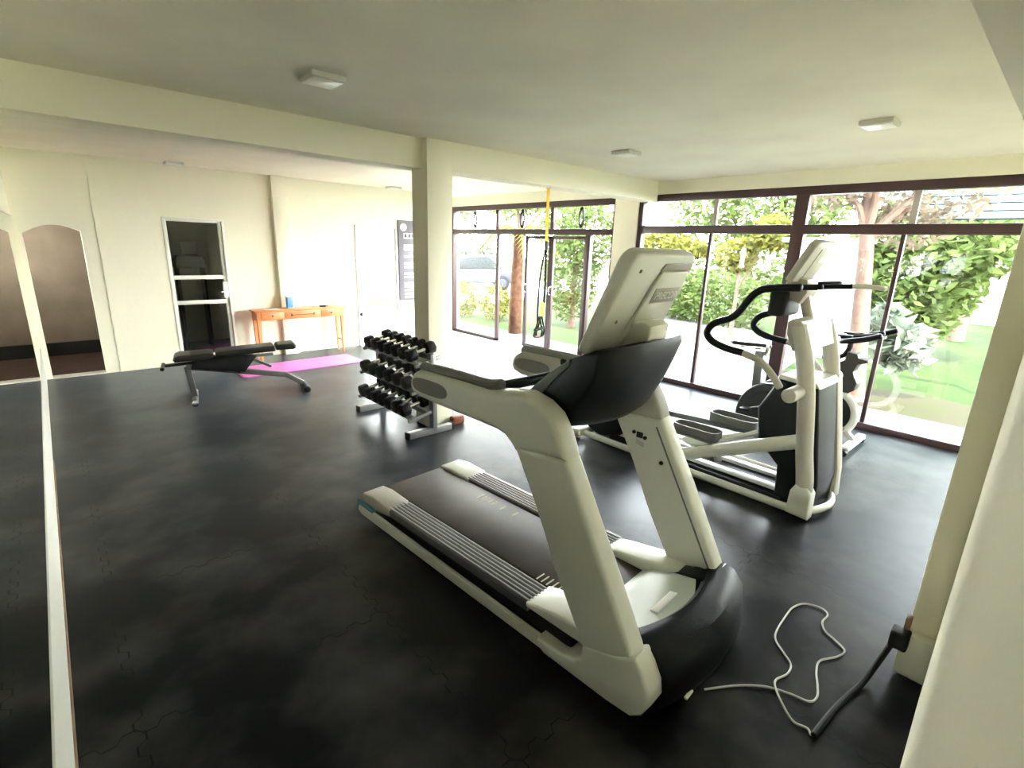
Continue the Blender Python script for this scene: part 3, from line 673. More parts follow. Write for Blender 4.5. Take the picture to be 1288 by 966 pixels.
# ------------------------------------------------------------------ dumbbell rack
rk = thing('dumbbell_rack', 'three tier grey steel dumbbell rack standing in front of the white column', 'dumbbell rack', (2.54, 4.45, 0))
R_ = lambda name, b, m, p=None: link(name, b, m, p or rk)
YR0, YR1 = 3.95, 4.98
tiers = [(.745, 2.530), (.490, 2.480), (.225, 2.450)]
TILT = math.radians(14)
for y in (YR0, YR1):
    b = B(); bar(b, (2.60, y, .03), (2.575, y, .80), .05, .075, .006); R_('upright', b, M['steel'])
    b = B(); add_box(b, 2.31, 2.80, y - .035, y + .035, 0.0, .065, .008); ft = R_('foot_bar', b, M['steel'])
    for xe in (2.795, 2.295):
        b = B(); add_box(b, xe, xe + .02, y - .037, y + .037, 0, .068, .004); R_('end_cap', b, M['rubber'], ft)
for z, xc in tiers:
    for dx in (-.075, .075):
        b = B(); zz = z + math.sin(TILT) * dx
        add_box(b, xc + dx - .028, xc + dx + .028, YR0 - .02, YR1 + .02, zz - .006, zz, .002); add_box(b, xc + dx - .030, xc + dx - .024, YR0 - .02, YR1 + .02, zz - .03, zz + .012, .002)
        R_('shelf_rail', b, M['steel'])
    for y in (YR0, YR1):
        b = B(); bar(b, (xc - .13, y, z - .02 - math.sin(TILT) * .13), (xc + .15, y, z - .02 + math.sin(TILT) * .13), .04, .03, .004); R_('shelf_bracket', b, M['steel'])
def make_dumbbell():
    o = thing('dumbbell', '', 'dumbbell', (0, 0, 0))
    for s in (-1, 1):
        b = B(); rr = bmesh.ops.create_cone(b, cap_ends=True, segments=6, radius1=.056, radius2=.056, depth=.078)
        bmesh.ops.transform(b, matrix=Matrix.Translation((s * .092, 0, 0)) @ Matrix.Rotation(PI / 2, 4, 'Y') @ Matrix.Rotation(0, 4, 'Z'), verts=rr['verts'])
        bmesh.ops.bevel(b, geom=list(b.edges), offset=.010, segments=2, profile=.5, affect='EDGES')
        link('weight_head', b, M['rubber'], o, world=False)
    b = B(); tube(b, [(-.055, 0, 0), (-.02, 0, 0), (0, 0, 0), (.02, 0, 0), (.055, 0, 0)], .0165, 12); link('handle', b, M['chrome'], o, world=False)
    return o
def copy_tree(o, parent=None):
    c = o.copy(); col.objects.link(c)
    if parent is not None: c.parent = parent
    for ch in list(o.children): copy_tree(ch, c)
    return c
proto = make_dumbbell(); first = True
names = ['top', 'middle', 'bottom']; ords = ['first', 'second', 'third', 'fourth', 'fifth', 'sixth', 'seventh', 'eighth']
for ti, (z, xc) in enumerate(tiers):
    n = (7, 6, 7)[ti]; sc_ = (1.14, 1.18, 1.20)[ti]
    for k in range(n):
        d = proto if first else copy_tree(proto); first = False
        y = YR1 - .10 - (YR1 - YR0 - .2) * k / (n - 1)
        s_ = sc_ * (1 + .0 * k); 
        d.scale = (s_, s_, s_); d.rotation_euler = (0, -TILT, 0)
        d.location = (xc - .003, y, z + .056 * s_ + .001)
        which = 'far end' if k == 0 else ('near end' if k == n - 1 else '')
        if which: d['label'] = 'black hex dumbbell at the %s of the %s shelf of the rack' % (which, names[ti])
        else: d['label'] = 'black hex dumbbell, %s from the far end of the %s shelf of the rack' % (ords[k], names[ti])
        d['group'] = 'hex dumbbells on the %s shelf' % names[ti]
b = B(); add_box(b, 2.87, 3.02, 4.00, 4.075, 0, .085, .018, 3)
solo('wooden_block', b, M['brownblock'], 'small reddish brown block on the floor at the foot of the column', 'block', (2.945, 4.04, 0))

# ------------------------------------------------------------------ weight bench
A0 = Vector((.91, 6.46, 0)); A1 = Vector((2.22, 6.20, 0)); ax = (A1 - A0).normalized(); LB = (A1 - A0).length
bn = thing('weight_bench', 'flat black padded weight bench with a silver grey frame on the dark floor', 'weight bench', A0, math.atan2(ax.y, ax.x))
N_ = lambda name, b, m, p=None: link(name, b, m, p or bn, world=False)
b = B(); prism(b, [(.0, .475), (-.015, .50), (.0, .53), (.04, .545), (.33, .555), (.37, .54), (.36, .50), (.32, .487)], -.15, .15, 'Y', .02, 4); N_('seat_pad', b, M['black_vinyl'])
b = B(); prism(b, [(.385, .50), (.385, .545), (.41, .56), (.98, .59), (1.0, .57), (1.0, .525), (.98, .52)], -.14, .14, 'Y', .02, 4); N_('back_pad', b, M['black_vinyl'])
b = B(); prism(b, [(1.01, .53), (1.01, .575), (1.03, .595), (1.20, .60), (1.225, .58), (1.22, .54), (1.19, .53)], -.13, .13, 'Y', .02, 4); N_('head_pad', b, M['black_vinyl'])
b = B(); bar(b, (.09, 0, .395), (1.10, 0, .205), .06, .062, .010); bar(b, (1.08, 0, .215), (1.29, 0, .075), .06, .06, .010); N_('main_beam', b, M['bench_steel'])
b = B(); bar(b, (.10, 0, .40), (.14, 0, .03), .06, .05, .008); N_('rear_leg', b, M['bench_steel'])
b = B(); tube(b, [(.14, -.26, .03), (.14, 0, .03), (.14, .26, .03)], .028, 12); N_('rear_foot', b, M['bench_steel'])
for y in (-.26, .26):
    b = B(); cyl(b, (.14, y, .03), .033, .03, 'Y', 16, bev=.004); N_('foot_cap', b, M['chrome'])
b = B(); tube(b, [(1.30, -.22, .045), (1.30, 0, .045), (1.30, .22, .045)], .04, 12); N_('front_foot', b, M['rubber'])
b = B(); bar(b, (.30, 0, .50), (.62, 0, .30), .09, .06, .006); bar(b, (.38, 0, .50), (.34, 0, .36), .08, .08, .006); prism(b, [(.14, .38), (.18, .48), (.60, .51), (.80, .47), (.66, .29), (.40, .33)], -.06, .06, 'Y', .006); N_('adjuster_bracket', b, M['black'])
b = B(); bar(b, (.62, .03, .50), (.95, .03, .31), .03, .03, .004); N_('support_strut', b, M['bench_steel'])
b = B(); bar(b, (-.10, 0, .42), (.22, 0, .44), .05, .03, .006); tube(b, [(-.12, -.13, .41), (-.12, 0, .41), (-.12, .13, .41)], .02, 10); N_('end_handle', b, M['black'])
b = B(); bar(b, (.68, .0, .46), (.98, .0, .47), .06, .03, .006); N_('back_pad_rail', b, M['grey'])

# ------------------------------------------------------------------ pink mat
def rounded(x0, x1, y0, y1, r, n=5):
    out = []
    for cx, cy, a0 in ((x1 - r, y1 - r, 0), (x0 + r, y1 - r, 90), (x0 + r, y0 + r, 180), (x1 - r, y0 + r, 270)):
        for k in range(n + 1):
            a = math.radians(a0 + 90 * k / n); out.append((cx + r * math.cos(a), cy + r * math.sin(a)))
    return out
mt = thing('yoga_mat', 'bright pink exercise mat lying on the floor in front of the wooden table', 'mat', (2.6, 7.45, 0))
mm = Matrix.Translation((2.6, 7.45, 0)) @ Matrix.Rotation(math.radians(1.0), 4, 'Z') @ Matrix.Translation((-2.6, -7.45, 0))
b = B(); prism(b, rounded(1.72, 3.47, 7.11, 7.79, .06), 0.001, .010, 'Z', .003, mat=mm); link('mat_edge', b, M['pink_edge'], mt)
b = B(); prism(b, rounded(1.745, 3.445, 7.135, 7.765, .05), .0095, .014, 'Z', .002, mat=mm); link('mat_surface', b, M['pink'], mt)

# ------------------------------------------------------------------ table
tb = thing('console_table', 'orange wooden side table with three drawers against the back wall', 'table', (2.87, 8.2, 0))
T_ = lambda name, b, m, p=None: link(name, b, m, p or tb)
X0, X1, Y0, Y1, TZ = 2.22, 3.56, 8.03, 8.285, .755
b = B(); add_box(b, X0 - .03, X1 + .03, Y0 - .03, Y1 + .005, TZ - .022, TZ, .005); T_('tabletop', b, M['orange_wood'])
b = B(); add_box(b, X0, X1, Y0, Y1, TZ - .15, TZ - .022, .003); T_('apron', b, M['orange_wood'])
for x0, x1 in ((X0 + .06, X0 + .38), (X0 + .40, X1 - .40), (X1 - .38, X1 - .06)):
    b = B(); add_box(b, x0, x1, Y0 - .010, Y0 + .004, TZ - .135, TZ - .035, .003); dr = T_('drawer', b, M['orange_wood'])
    if x1 - x0 > .4:
        b = B(); c = (x0 + x1) / 2; tube(b, [(c - .17, Y0 - .012, TZ - .085), (c - .165, Y0 - .03, TZ - .085), (c + .165, Y0 - .03, TZ - .085), (c + .17, Y0 - .012, TZ - .085)], .006, 8, smooth=False)
        add_box(b, c - .18, c - .16, Y0 - .02, Y0 - .008, TZ - .105, TZ - .065, .002); add_box(b, c + .16, c + .18, Y0 - .02, Y0 - .008, TZ - .105, TZ - .065, .002)
        T_('drawer_pull', b, M['wood_dark'], dr)
    else:
        b = B(); c = (x0 + x1) / 2; cyl(b, (c, Y0 - .018, TZ - .085), .014, .02, 'Y', 16, bev=.003); T_('drawer_knob', b, M['wood_dark'], dr)
for x in (X0 + .03, X1 - .03):
    for y in (Y0 + .03, Y1 - .03):
        b = B(); S = []
        for z, w in ((0, .014), (.60, .027), (.70, .03)): S.append([(x - w, y - w, z), (x + w, y - w, z), (x + w, y + w, z), (x - w, y + w, z)])
        loft(b, S); T_('leg', b, M['orange_wood'])
    b = B(); bar(b, (x, Y0 + .03, .20), (x, Y1 - .03, .20), .018, .022, .003); T_('side_stretcher', b, M['wood_dark'])
b = B(); add_box(b, 2.70, 2.79, 8.12, 8.20, TZ + .01, TZ + .175, .012, 3)
bt = thing('water_jug', 'small blue and clear container standing on the wooden table', 'container', (2.745, 8.16, TZ)); link('jug_body', b, M['blue'], bt)
b = B(); add_box(b, 2.69, 2.80, 8.11, 8.21, TZ + .17, TZ + .19, .005); link('lid', b, M['whitepl'], bt)
b = B(); add_box(b, 2.695, 2.795, 8.115, 8.205, TZ, TZ + .012, .004); link('jug_base', b, M['whitepl'], bt)
b = B(); add_box(b, 3.20, 3.29, 8.09, 8.15, TZ, TZ + .022, .006); solo('phone', b, M['black'], 'small black device lying on the right half of the wooden table', 'device', (3.245, 8.12, TZ))
b = B(); add_box(b, 3.32, 3.52, 8.08, 8.20, TZ, TZ + .018, .003); solo('notebook', b, M['tan'], 'thin tan notebook at the right end of the wooden table', 'notebook', (3.42, 8.14, TZ))
b = B(); add_box(b, 2.36, 2.56, 8.06, 8.2, TZ, TZ + .004, .001); solo('paper_sheet', b, M['paper'], 'pale sheet of paper at the left end of the wooden table', 'paper', (2.46, 8.13, TZ))

# ------------------------------------------------------------------ poster board
pb = thing('wall_poster', 'grey workout poster with a white disc and rows of white bars beside the column', 'poster', (5.03, YB, .76))
b = B(); add_box(b, 4.80, 5.24, YB - .03, YB, .76, 2.18, .004); link('board', b, M['board'], pb)
b = B(); cyl(b, (4.90, YB - .032, 2.06), .065, .008, 'Y', 32)
for z, h in ((1.86, .10), (1.72, .04), (1.655, .05), (1.53, .04), (1.405, .04), (1.345, .035), (1.225, .035), (1.165, .035), (1.055, .03), (1.0, .035)):
    add_box(b, 4.90, 5.22, YB - .035, YB - .028, z, z + h, .001)
link('printed_bars', b, M['board_print'], pb)
b = B()
for z in (.93, .86, .80): add_box(b, 4.90, 5.22, YB - .035, YB - .028, z, z + .035, .001)
link('cream_bars', b, M['board_yellow'], pb)
b = B()
for k in range(7): prism(b, [(4.825, .80 + k * .06), (4.87, .83 + k * .06), (4.872, .845 + k * .06), (4.827, .815 + k * .06)], YB - .034, YB - .029, 'Y')
for k in range(4): add_box(b, 4.92 + k * .075, 4.965 + k * .075, YB - .0365, YB - .034, 1.885, 1.945, .001)
link('dark_print', b, M['board_dark'], pb)

# ------------------------------------------------------------------ suspension trainer hanging from the beam
TX, TY = 4.335, 4.23
ts = thing('suspension_strap', 'yellow and black suspension strap with two handles hanging from the beam by the garden door', 'suspension trainer', (TX, TY, 2.44))
b = B(); prism(b, [(TX - .022, 2.44), (TX + .022, 2.44), (TX + .030, 1.86), (TX - .014, 1.86)], TY - .002, TY + .002, 'Y'); link('yellow_strap', b, M['yellow'], ts)
b = B(); cyl(b, (TX, TY, 2.437), .03, .006, 'Z', 16); link('anchor_plate', b, M['chrome'], ts)
b = B(); add_box(b, TX - .012, TX + .028, TY - .012, TY + .012, 1.76, 1.865, .006); link('buckle', b, M['black'], ts)
b = B(); tube(b, [(TX + .008, TY, 1.77), (TX + .02, TY, 1.4), (TX + .015, TY, 1.16)], .014, 6); link('black_strap', b, M['black'], ts)
b = B(); tube(b, [(TX - .0, TY + .01, 1.77), (TX - .06, TY + .01, 1.45), (TX - .075, TY + .01, 1.1), (TX - .07, TY + .01, .93)], .010, 6); link('black_strap', b, M['black'], ts)
b = B(); add_box(b, TX - .03, TX + .022, TY - .004, TY + .004, 1.0, 1.17, .002); link('yellow_loop', b, M['yellow'], ts)
for dx, dy in ((-.05, 0), (.02, .035)):
    x, y = TX + dx, TY + dy
    b = B(); tube(b, [(x, y, 1.0), (x - .05, y, .87), (x - .075, y, .80)], .010, 6); tube(b, [(x, y, 1.0), (x + .045, y, .87), (x + .06, y, .81)], .010, 6)
    tube(b, [(x - .075, y, .80), (x - .06, y + .01, .76), (x + .04, y + .01, .755), (x + .06, y, .81)], .012, 6)
    hd = link('handle_loop', b, M['black'], ts)
    b = B(); tube(b, [(x - .07, y, .845), (x + .05, y, .855)], .017, 12, smooth=False); link('hand_grip', b, M['rubber'], hd)
    b = B(); tube(b, [(x - .05, y + .012, .757), (x + .03, y + .012, .754)], .012, 8, smooth=False); link('foot_cradle', b, M['redgrip'], hd)

# ------------------------------------------------------------------ cables and socket
cord = [[1.81, .70], [1.89, .65], [1.96, .60], [2.03, .53], [2.07, .45], [2.09, .385], [2.14, .37], [2.21, .39], [2.29, .42], [2.37, .43], [2.46, .385], [2.53, .375], [2.57, .43], [2.60, .48], [2.66, .51], [2.74, .51], [2.77, .55], [2.74, .62], [2.66, .65], [2.57, .65], [2.43, .64], [2.35, .62], [2.29, .56], [2.24, .51], [2.17, .50], [2.10, .52], [2.04, .50], [1.97, .44], [1.94, .39], [1.95, .345], [1.93, .325]]
b = B(); tube(b, [(x, y, .008 + (.009 if i in (4, 5, 26, 27) and i > 20 else 0)) for i, (x, y) in enumerate(cord)], .0045, 8, n=8)
solo('power_cord', b, M['cordwhite'], 'thin pale grey cable looping over the floor in front of the treadmill', 'cable', (1.81, .70, 0))
pc = thing('black_cable', 'thick black cable running over the floor up to the wall socket', 'cable', (2.4, .26, 0))
b = B(); tube(b, [(1.93, .315, .016), (2.02, .31, .014), (2.13, .30, .014), (2.24, .285, .014), (2.36, .262, .02), (2.46, .245, .06), (2.52, .228, .12), (2.545, .215, .17)], .012, 10); link('cable_body', b, M['rubber'], pc)
b = B(); add_box(b, 2.50, 2.575, .165, .232, .155, .235, .010, 3); link('plug', b, M['black'], pc)
sk = thing('wall_socket', 'white socket box fixed at the foot of the pillar by the right edge', 'socket', (2.56, .13, 0))
b = B(); add_box(b, 2.545, 2.600, .075, .195, .02, .225, .005); link('socket_box', b, M['white_paint'], sk)
b = B(); add_box(b, 2.560, 2.602, .178, .198, .215, .29, .003); link('brown_plate', b, M['brown_trim'], sk)

# ------------------------------------------------------------------ things behind the dark door
dk = thing('silhouette_head', 'black upper block of the stand-in silhouette behind the glazed door', 'monitor', (1.74, 9.6, 1.48))  # made-up blocks standing in for the dark silhouette in the door glass
b = B(); add_box(b, 1.635, 1.86, 9.58, 9.64, 1.50, 1.71, .015, 3); link('screen', b, M['blackpaint'], dk)
b = B(); add_box(b, 1.70, 1.80, 9.60, 9.66, 1.485, 1.51, .004); link('stand', b, M['blackpaint'], dk)
cb = thing('silhouette_base', 'dark lower blocks of the stand-in silhouette behind the glazed door', 'cabinet', (1.74, 9.7, 0))
b = B(); prism(b, [(1.54, 1.30), (1.54, 1.42), (1.58, 1.483), (1.90, 1.483), (1.94, 1.42), (1.94, 1.30)], 9.55, 9.85, 'Y', .01); link('silhouette_shoulders', b, M['blackpaint'], cb)
for x in (1.55, 1.91):
    b = B(); add_box(b, x, x + .03, 9.58, 9.82, .006, 1.30); link('side_panel', b, M['blackpaint'], cb)
b = B(); add_box(b, 1.45, 2.02, 8.75, 9.3, .006, .05, .01); solo('red_rug', b, M['darkred'], 'dark red rug on the floor behind the glazed door', 'rug', (1.735, 9.0, .006))

# ------------------------------------------------------------------ outside
b = B(); add_box(b, 6.46, 60, -30, 60, -.30, -.12); 
struct('ground', b, M['lawn'])
b = B(); add_box(b, 6.46, 7.55, -4, 14, -.13, -.05, .01); struct('terrace', b, M['paving'])
b = B(); prism(b, [(7.5, -4), (8.6, -4), (8.9, 0), (9.3, 1.2), (8.9, 2.2), (9.2, 3.4), (9.0, 4.6), (7.9, 5.2), (7.5, 5.6)], -.125, -.112, 'Z'); struct('soil_bed', b, M['dirt'])
b = B(); prism(b, [(9.2, 13.2), (34, 18.5), (34, 22), (8.2, 20)], -.125, -.108, 'Z'); struct('road', b, M['road'])
b = B(); prism(b, [(7.5, 2.9), (12.6, 3.6), (14.5, 8.8), (7.5, 6.2)], -.125, -.106, 'Z'); struct('garden_path', b, M['paving'])

def leaves(b, c, rad, n, size, droop=0.0, shell=.55):
    for _ in range(n):
        while True:
            p = Vector((random.uniform(-1, 1), random.uniform(-1, 1), random.uniform(-1, 1)))
            if p.length <= 1: break
        p = p.normalized() * (shell + (1 - shell) * random.random()) if p.length else p
        q = Vector((c[0] + p.x * rad[0], c[1] + p.y * rad[1], c[2] + p.z * rad[2] - droop * random.random()))
        a = Vector((random.gauss(0, 1), random.gauss(0, 1), random.gauss(0, .6))).normalized(); w = a.orthogonal().normalized()
        w.rotate(Matrix.Rotation(random.random() * 6.28, 3, a)); s = size * random.uniform(.6, 1.3)
        v = [b.verts.new(q + a * s), b.verts.new(q + w * s * .42), b.verts.new(q - a * s), b.verts.new(q - w * s * .42)]
        b.faces.new(v)
def tree(name, label, base, h, trunk_r, blobs, mat, bark, leafn, size, lean=(0, 0), cat='tree', branches=True, group=None):
    o = thing(name, label, cat, base, 0, group)
    x, y, z = base
    if trunk_r:
        b = B(); tube(b, [(x, y, z - .02), (x + lean[0] * .3, y + lean[1] * .3, z + h * .35), (x + lean[0], y + lean[1], z + h)], (trunk_r * 1.25, trunk_r * .6), 12)
        if branches:
            for c, r in blobs[:5]:
                tube(b, [(x + lean[0] * .7, y + lean[1] * .7, z + h * .7), ((x + c[0]) / 2, (y + c[1]) / 2, (z + h * .75 + c[2]) / 2), c], (trunk_r * .5, trunk_r * .12), 8)
        link('trunk', b, bark, o)
    b = B()
    tot = sum(r[0] * r[1] * r[2] for c, r in blobs)
    for c, r in blobs: leaves(b, c, r, int(leafn * r[0] * r[1] * r[2] / tot) + 40, size)
    me = bpy.data.meshes.new('foliage'); bmesh.ops.translate(b, verts=b.verts, vec=-Vector(base)); b.to_mesh(me); b.free(); me.materials.append(mat)
    f = bpy.data.objects.new('foliage', me); col.objects.link(f); f.parent = o
    return o
OUT_TREES = True
tree('garden_tree', 'tree with a thick pinkish leaning trunk right outside the long window', (8.1, 1.80, -.12), 3.1, .12,
     [((8.2, 1.3, 3.1), (.8, 1.0, .5)), ((7.9, 2.2, 3.0), (.7, .8, .5)), ((8.5, 1.7, 2.2), (.4, .5, .3)), ((8.0, 2.6, 2.75), (.5, .5, .4)), ((8.5, 1.6, 2.6), (.6, .9, .4))], M['leaf_pink'], M['trunk'], 2600, .07, (.05, .35))
tree('leafy_tree', 'broad bright green tree on the lawn seen through the rightmost pane', (13.2, 2.3, -.12), 2.2, .14,
     [((13.0, 2.2, 1.3), (1.3, 1.05, .95)), ((12.8, 1.6, 2.1), (1.2, .9, .8)), ((13.3, 2.7, 2.2), (1.2, .9, .8)), ((12.6, 2.1, .6), (1.0, .7, .45))], M['leaf'], M['trunk'], 8000, .12)
tree('flowering_tree', 'loose pale leaved tree behind the green tree in the upper right panes', (16.5, 1.8, -.12), 3.5, .14,
     [((16.0, 1.8, 4.6), (1.8, 2.2, 1.5)), ((16.0, .2, 4.2), (1.4, 1.4, 1.3)), ((15.6, 3.1, 4.2), (1.4, 1.3, 1.3))], M['leaf_pale'], M['trunk'], 5000, .10)
tree('broadleaf_plant', 'pale broad leaved plant beside the pinkish trunk', (8.7, 1.55, -.12), 0, 0, [((8.72, 1.50, .62), (.28, .36, .36)), ((8.7, 1.75, .95), (.22, .22, .25))], M['leaf_pale'], M['trunk'], 160, .16, cat='plant')
tree('small_tree', 'small yellow green tree seen through the middle of the long window', (11.8, 5.3, -.12), 1.6, .05,
     [((11.8, 5.4, 1.75), (.4, .45, .4)), ((11.8, 4.7, 2.25), (.45, .45, .4))], M['leaf_yellow'], M['trunk'], 1400, .10)
tree('round_bush', 'green bush behind the treadmill console, left part of the long window', (13.8, 8.6, -.12), 0, 0, [((13.8, 8.2, .6), (1.0, 1.5, .95)), ((13.7, 6.6, .5), (.9, 1.4, .85))], M['leaf'], M['trunk'], 3600, .10, cat='bush')
tree('rear_tree', 'tall green tree standing behind the small yellow green tree', (18.6, 8.0, -.12), 2.8, .12,
     [((18.6, 7.6, 3.8), (1.6, 2.2, 2.0)), ((18.6, 9.8, 4.0), (1.5, 1.7, 1.8)), ((18.6, 6.4, 3.6), (1.3, 1.4, 1.6)), ((18.4, 7.6, 1.6), (1.4, 2.4, 1.4))], M['leaf'], M['trunk'], 6000, .15)
tree('yellow_tree', 'yellow leaved tree top left of the small tree behind the console', (16, 10.4, -.12), 1.8, .10, [((16, 10.0, 2.0), (.8, 1.1, .5)), ((16, 9.0, 1.9), (.7, .8, .4))], M['leaf_yellow'], M['trunk'], 1600, .12)
tree('tall_hedge', 'dense bright green hedge tree right behind the garden door leaves', (9.6, 8.35, -.12), 1.6, .08,
     [((9.6, 8.5, 1.2), (.7, .75, 1.2)), ((9.6, 8.0, 2.1), (.75, .85, .9)), ((9.7, 8.9, 2.3), (.7, .7, .8))], M['leaf'], M['trunk'], 6500, .07, cat='tree')
# palm trunk with skirt of fronds
pm = thing('palm_tree', 'palm with an orange brown trunk standing just left of the garden door', 'palm tree', (7.50, 8.15, -.12))
b = B(); tube(b, [(7.50, 8.15, -.13), (7.50, 8.15, .8), (7.52, 8.14, 2.0)], (.15, .11), 14); link('trunk', b, M['palmbark'], pm)
for k in range(13):
    a = 2 * PI * k / 13 + .2; r_ = .66 + .10 * (k % 3); b = B()
    path = smooth_path([(7.52, 8.14, 2.0), (7.52 + .5 * r_ * math.cos(a), 8.14 + .5 * r_ * math.sin(a), 2.22 - .04 * (k % 3)), (7.52 + r_ * math.cos(a), 8.14 + r_ * math.sin(a), 1.98 - .16 * (k % 3))], 7)
    for i in range(1, len(path)):
        p = path[i]; T = (path[i] - path[i - 1]).normalized(); sd = T.cross(Vector((0, 0, 1))).normalized()
        for s in (-1, 1):
            tip = p + sd * s * .18 * math.sin(PI * min(1, i / len(path) * .8 + .15)) + T * .12 - Vector((0, 0, .10))
            v = [b.verts.new(p), b.verts.new(p + T * .05), b.verts.new(tip)]; b.faces.new(v)
    tube(b, path, .010, 5, smooth=False)
    link('frond', b, M['leaf_yellow'], pm)
for i, (x, y) in enumerate(((8.72, 10.25), (8.45, 11.3))):
    tree('low_shrub', ['low yellow green shrub just left of the palm trunk', 'farther low yellow green shrub standing left behind the palm'][i], (x, y, -.12), 0, 0, [((x, y, .35), (.42, .5, .5))], M['leaf_yellow'], M['trunk'], 900, .06, cat='shrub')
tree('shade_tree', 'large green tree arching high over the lawn outside the far window', (12.6, 13.6, -.12), 3.0, .16,
     [((12.4, 13.6, 3.9), (1.9, 1.9, 1.1)), ((11.2, 12.4, 3.5), (1.3, 1.3, .8)), ((12.9, 11.9, 3.8), (1.4, 1.2, 1.0)), ((13.6, 14.9, 3.8), (1.5, 1.5, 1.2))], M['leaf'], M['trunk'], 6500, .11)
tree('far_tree', 'pale green tree beyond the road, upper left of the far window', (17, 27, -.12), 3.2, .16, [((17, 27, 5.0), (3, 3, 1.8)), ((19.5, 28.5, 4.6), (2.6, 2.5, 1.6)), ((15.2, 27, 4.4), (2.0, 2.2, 1.4))], M['leaf'], M['trunk'], 3200, .22)
tree('conifer', 'grey green pointed conifer behind the parked car', (18.4, 22.6, -.12), .6, .10, [((18.4, 22.6, .9), (1.0, 1.0, .8)), ((18.4, 22.6, 1.9), (.65, .65, .8)), ((18.4, 22.6, 2.9), (.3, .3, .7))], M['leaf_pale'], M['trunk'], 1800, .13, branches=False)
tree('conifer', 'small grey green conifer left of the larger one behind the road', (16.4, 21.6, -.12), .6, .08, [((16.4, 21.6, .8), (.8, .8, .7)), ((16.4, 21.6, 1.7), (.5, .5, .7))], M['leaf_pale'], M['trunk'], 1300, .13, branches=False)

# white buildings and screen in the garden
gh = thing('garden_house', 'white house wall at the far right behind the green tree', 'house', (22, -.5, -.12))
b = B(); add_box(b, 21.5, 25, -6, 2.1, -.12, 3.4, .02); link('wall', b, M['housewhite'], gh)
b = B(); prism(b, [(-6.4, 3.4), (2.5, 3.4), (-2.0, 4.6)], 21.2, 25.3, 'X'); link('roof', b, M['siding'], gh)
wh = thing('white_outbuilding', 'white walled outbuilding behind the pinkish tree trunk', 'building', (11.5, 2.6, -.12))
b = B(); add_box(b, 11.0, 11.2, 2.75, 4.05, -.12, 2.05, .01); link('wall', b, M['housewhite'], wh)
b = B(); add_box(b, 10.9, 11.3, 2.65, 4.15, 2.05, 2.13, .01); link('roof_slab', b, M['housewhite'], wh)
lv = thing('louvred_screen', 'pale cyan louvred screen in the top right corner of the long window', 'screen', (9.55, 1.08, -.12))
for k in range(4):
    b = B(); add_box(b, 9.5, 9.53, .3, 1.86, 2.36 + k * .10, 2.445 + k * .10, .004); link('louvre', b, M['siding'], lv)
b = B(); add_box(b, 9.55, 9.58, .3, 1.86, 2.34, 2.78); link('backing_board', b, M['siding_line'], lv)
for y in (.32, ):
    b = B(); add_box(b, 9.53, 9.59, y, y + .06, -.12, 2.8, .004); link('post', b, M['whitepl'], lv)

# parked car far away
cr = thing('parked_car', 'pale car parked on the road beyond the lawn', 'car', (14.2, 18.4, -.11), math.radians(-35))
C_ = lambda name, b, m, p=None: link(name, b, m, p or cr, world=False)
b = B(); prism(b, [(-2.0, .30), (-2.05, .62), (-1.9, .80), (-1.2, .88), (1.0, .90), (1.85, .78), (2.05, .60), (2.05, .30)], -.82, .82, 'Y', .06, 3); body = C_('body', b, M['carpaint'])
b = B(); prism(b, [(-1.25, .88), (-.75, 1.38), (.75, 1.42), (1.35, .90)], -.72, .72, 'Y', .06, 3); C_('cabin', b, M['carglass'])
b = B(); prism(b, [(-.75, 1.37), (-.68, 1.43), (.68, 1.46), (.76, 1.40)], -.68, .68, 'Y', .02); C_('roof_panel', b, M['carpaint'])
for x in (-1.3, 1.3):
    for y in (-.78, .78):
        b = B(); cyl(b, (x, y, .32), .32, .2, 'Y', 24, bev=.03); w_ = C_('wheel', b, M['rubber'])
        b = B(); cyl(b, (x, y + (.09 if y > 0 else -.09), .32), .18, .05, 'Y', 20, bev=.01); C_('hubcap', b, M['carpaint'], w_)

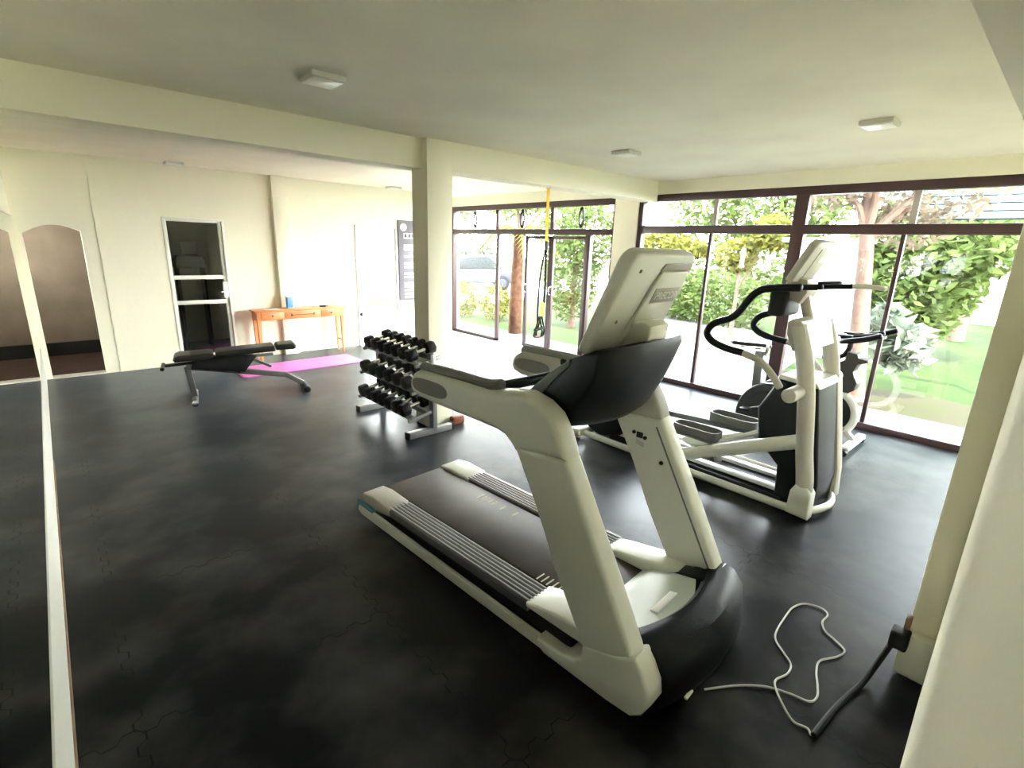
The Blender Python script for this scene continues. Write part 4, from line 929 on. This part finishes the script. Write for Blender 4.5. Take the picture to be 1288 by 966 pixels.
# ------------------------------------------------------------------ light
w = bpy.data.worlds.new('sky'); sc.world = w; w.use_nodes = True; nt = w.node_tree
bg = nt.nodes['Background']; tc = nt.nodes.new('ShaderNodeTexCoord'); sx = nt.nodes.new('ShaderNodeSeparateXYZ')
nt.links.new(tc.outputs['Generated'], sx.inputs[0])
rp = nt.nodes.new('ShaderNodeValToRGB'); nt.links.new(sx.outputs[2], rp.inputs[0])
rp.color_ramp.elements[0].position = .0; rp.color_ramp.elements[0].color = (1, 1, .97, 1)
rp.color_ramp.elements[1].position = .75; rp.color_ramp.elements[1].color = (.26, .33, .42, 1)
nt.links.new(rp.outputs[0], bg.inputs['Color']); bg.inputs['Strength'].default_value = 5.5
su = bpy.data.lights.new('sun', 'SUN'); su.energy = 2.5; su.angle = math.radians(2); su.color = (1, .96, .86)
so = bpy.data.objects.new('sun', su); col.objects.link(so); so.location = (0, 0, 12)
d = Vector((.35, .25, -1)).normalized(); so.rotation_euler = d.to_track_quat('-Z', 'Y').to_euler()

# ------------------------------------------------------------------ camera
yaw, pitch, roll, Fn = -.742, -.2666, .033, .9877
cam = bpy.data.cameras.new('camera'); co = bpy.data.objects.new('camera', cam); col.objects.link(co)
cam.sensor_width = 36; cam.sensor_fit = 'HORIZONTAL'; cam.lens = 18 * Fn; cam.clip_start = .01; cam.clip_end = 300
co.matrix_world = Matrix.Translation((0, 0, 1.8)) @ Matrix.Rotation(yaw, 4, 'Z') @ Matrix.Rotation(PI / 2 + pitch, 4, 'X') @ Matrix.Rotation(roll, 4, 'Z')
sc.camera = co

vs = sc.view_settings
vs.view_transform = 'Standard'; vs.look = 'None'; vs.exposure = 3.8; vs.gamma = 1; vs.use_curve_mapping = False
sc.cycles.max_bounces = 14; sc.cycles.diffuse_bounces = 12; sc.cycles.glossy_bounces = 4; sc.cycles.transparent_max_bounces = 12
sc.cycles.sample_clamp_indirect = 8; sc.cycles.caustics_reflective = False; sc.cycles.caustics_refractive = False
sc.cycles.use_denoising = True
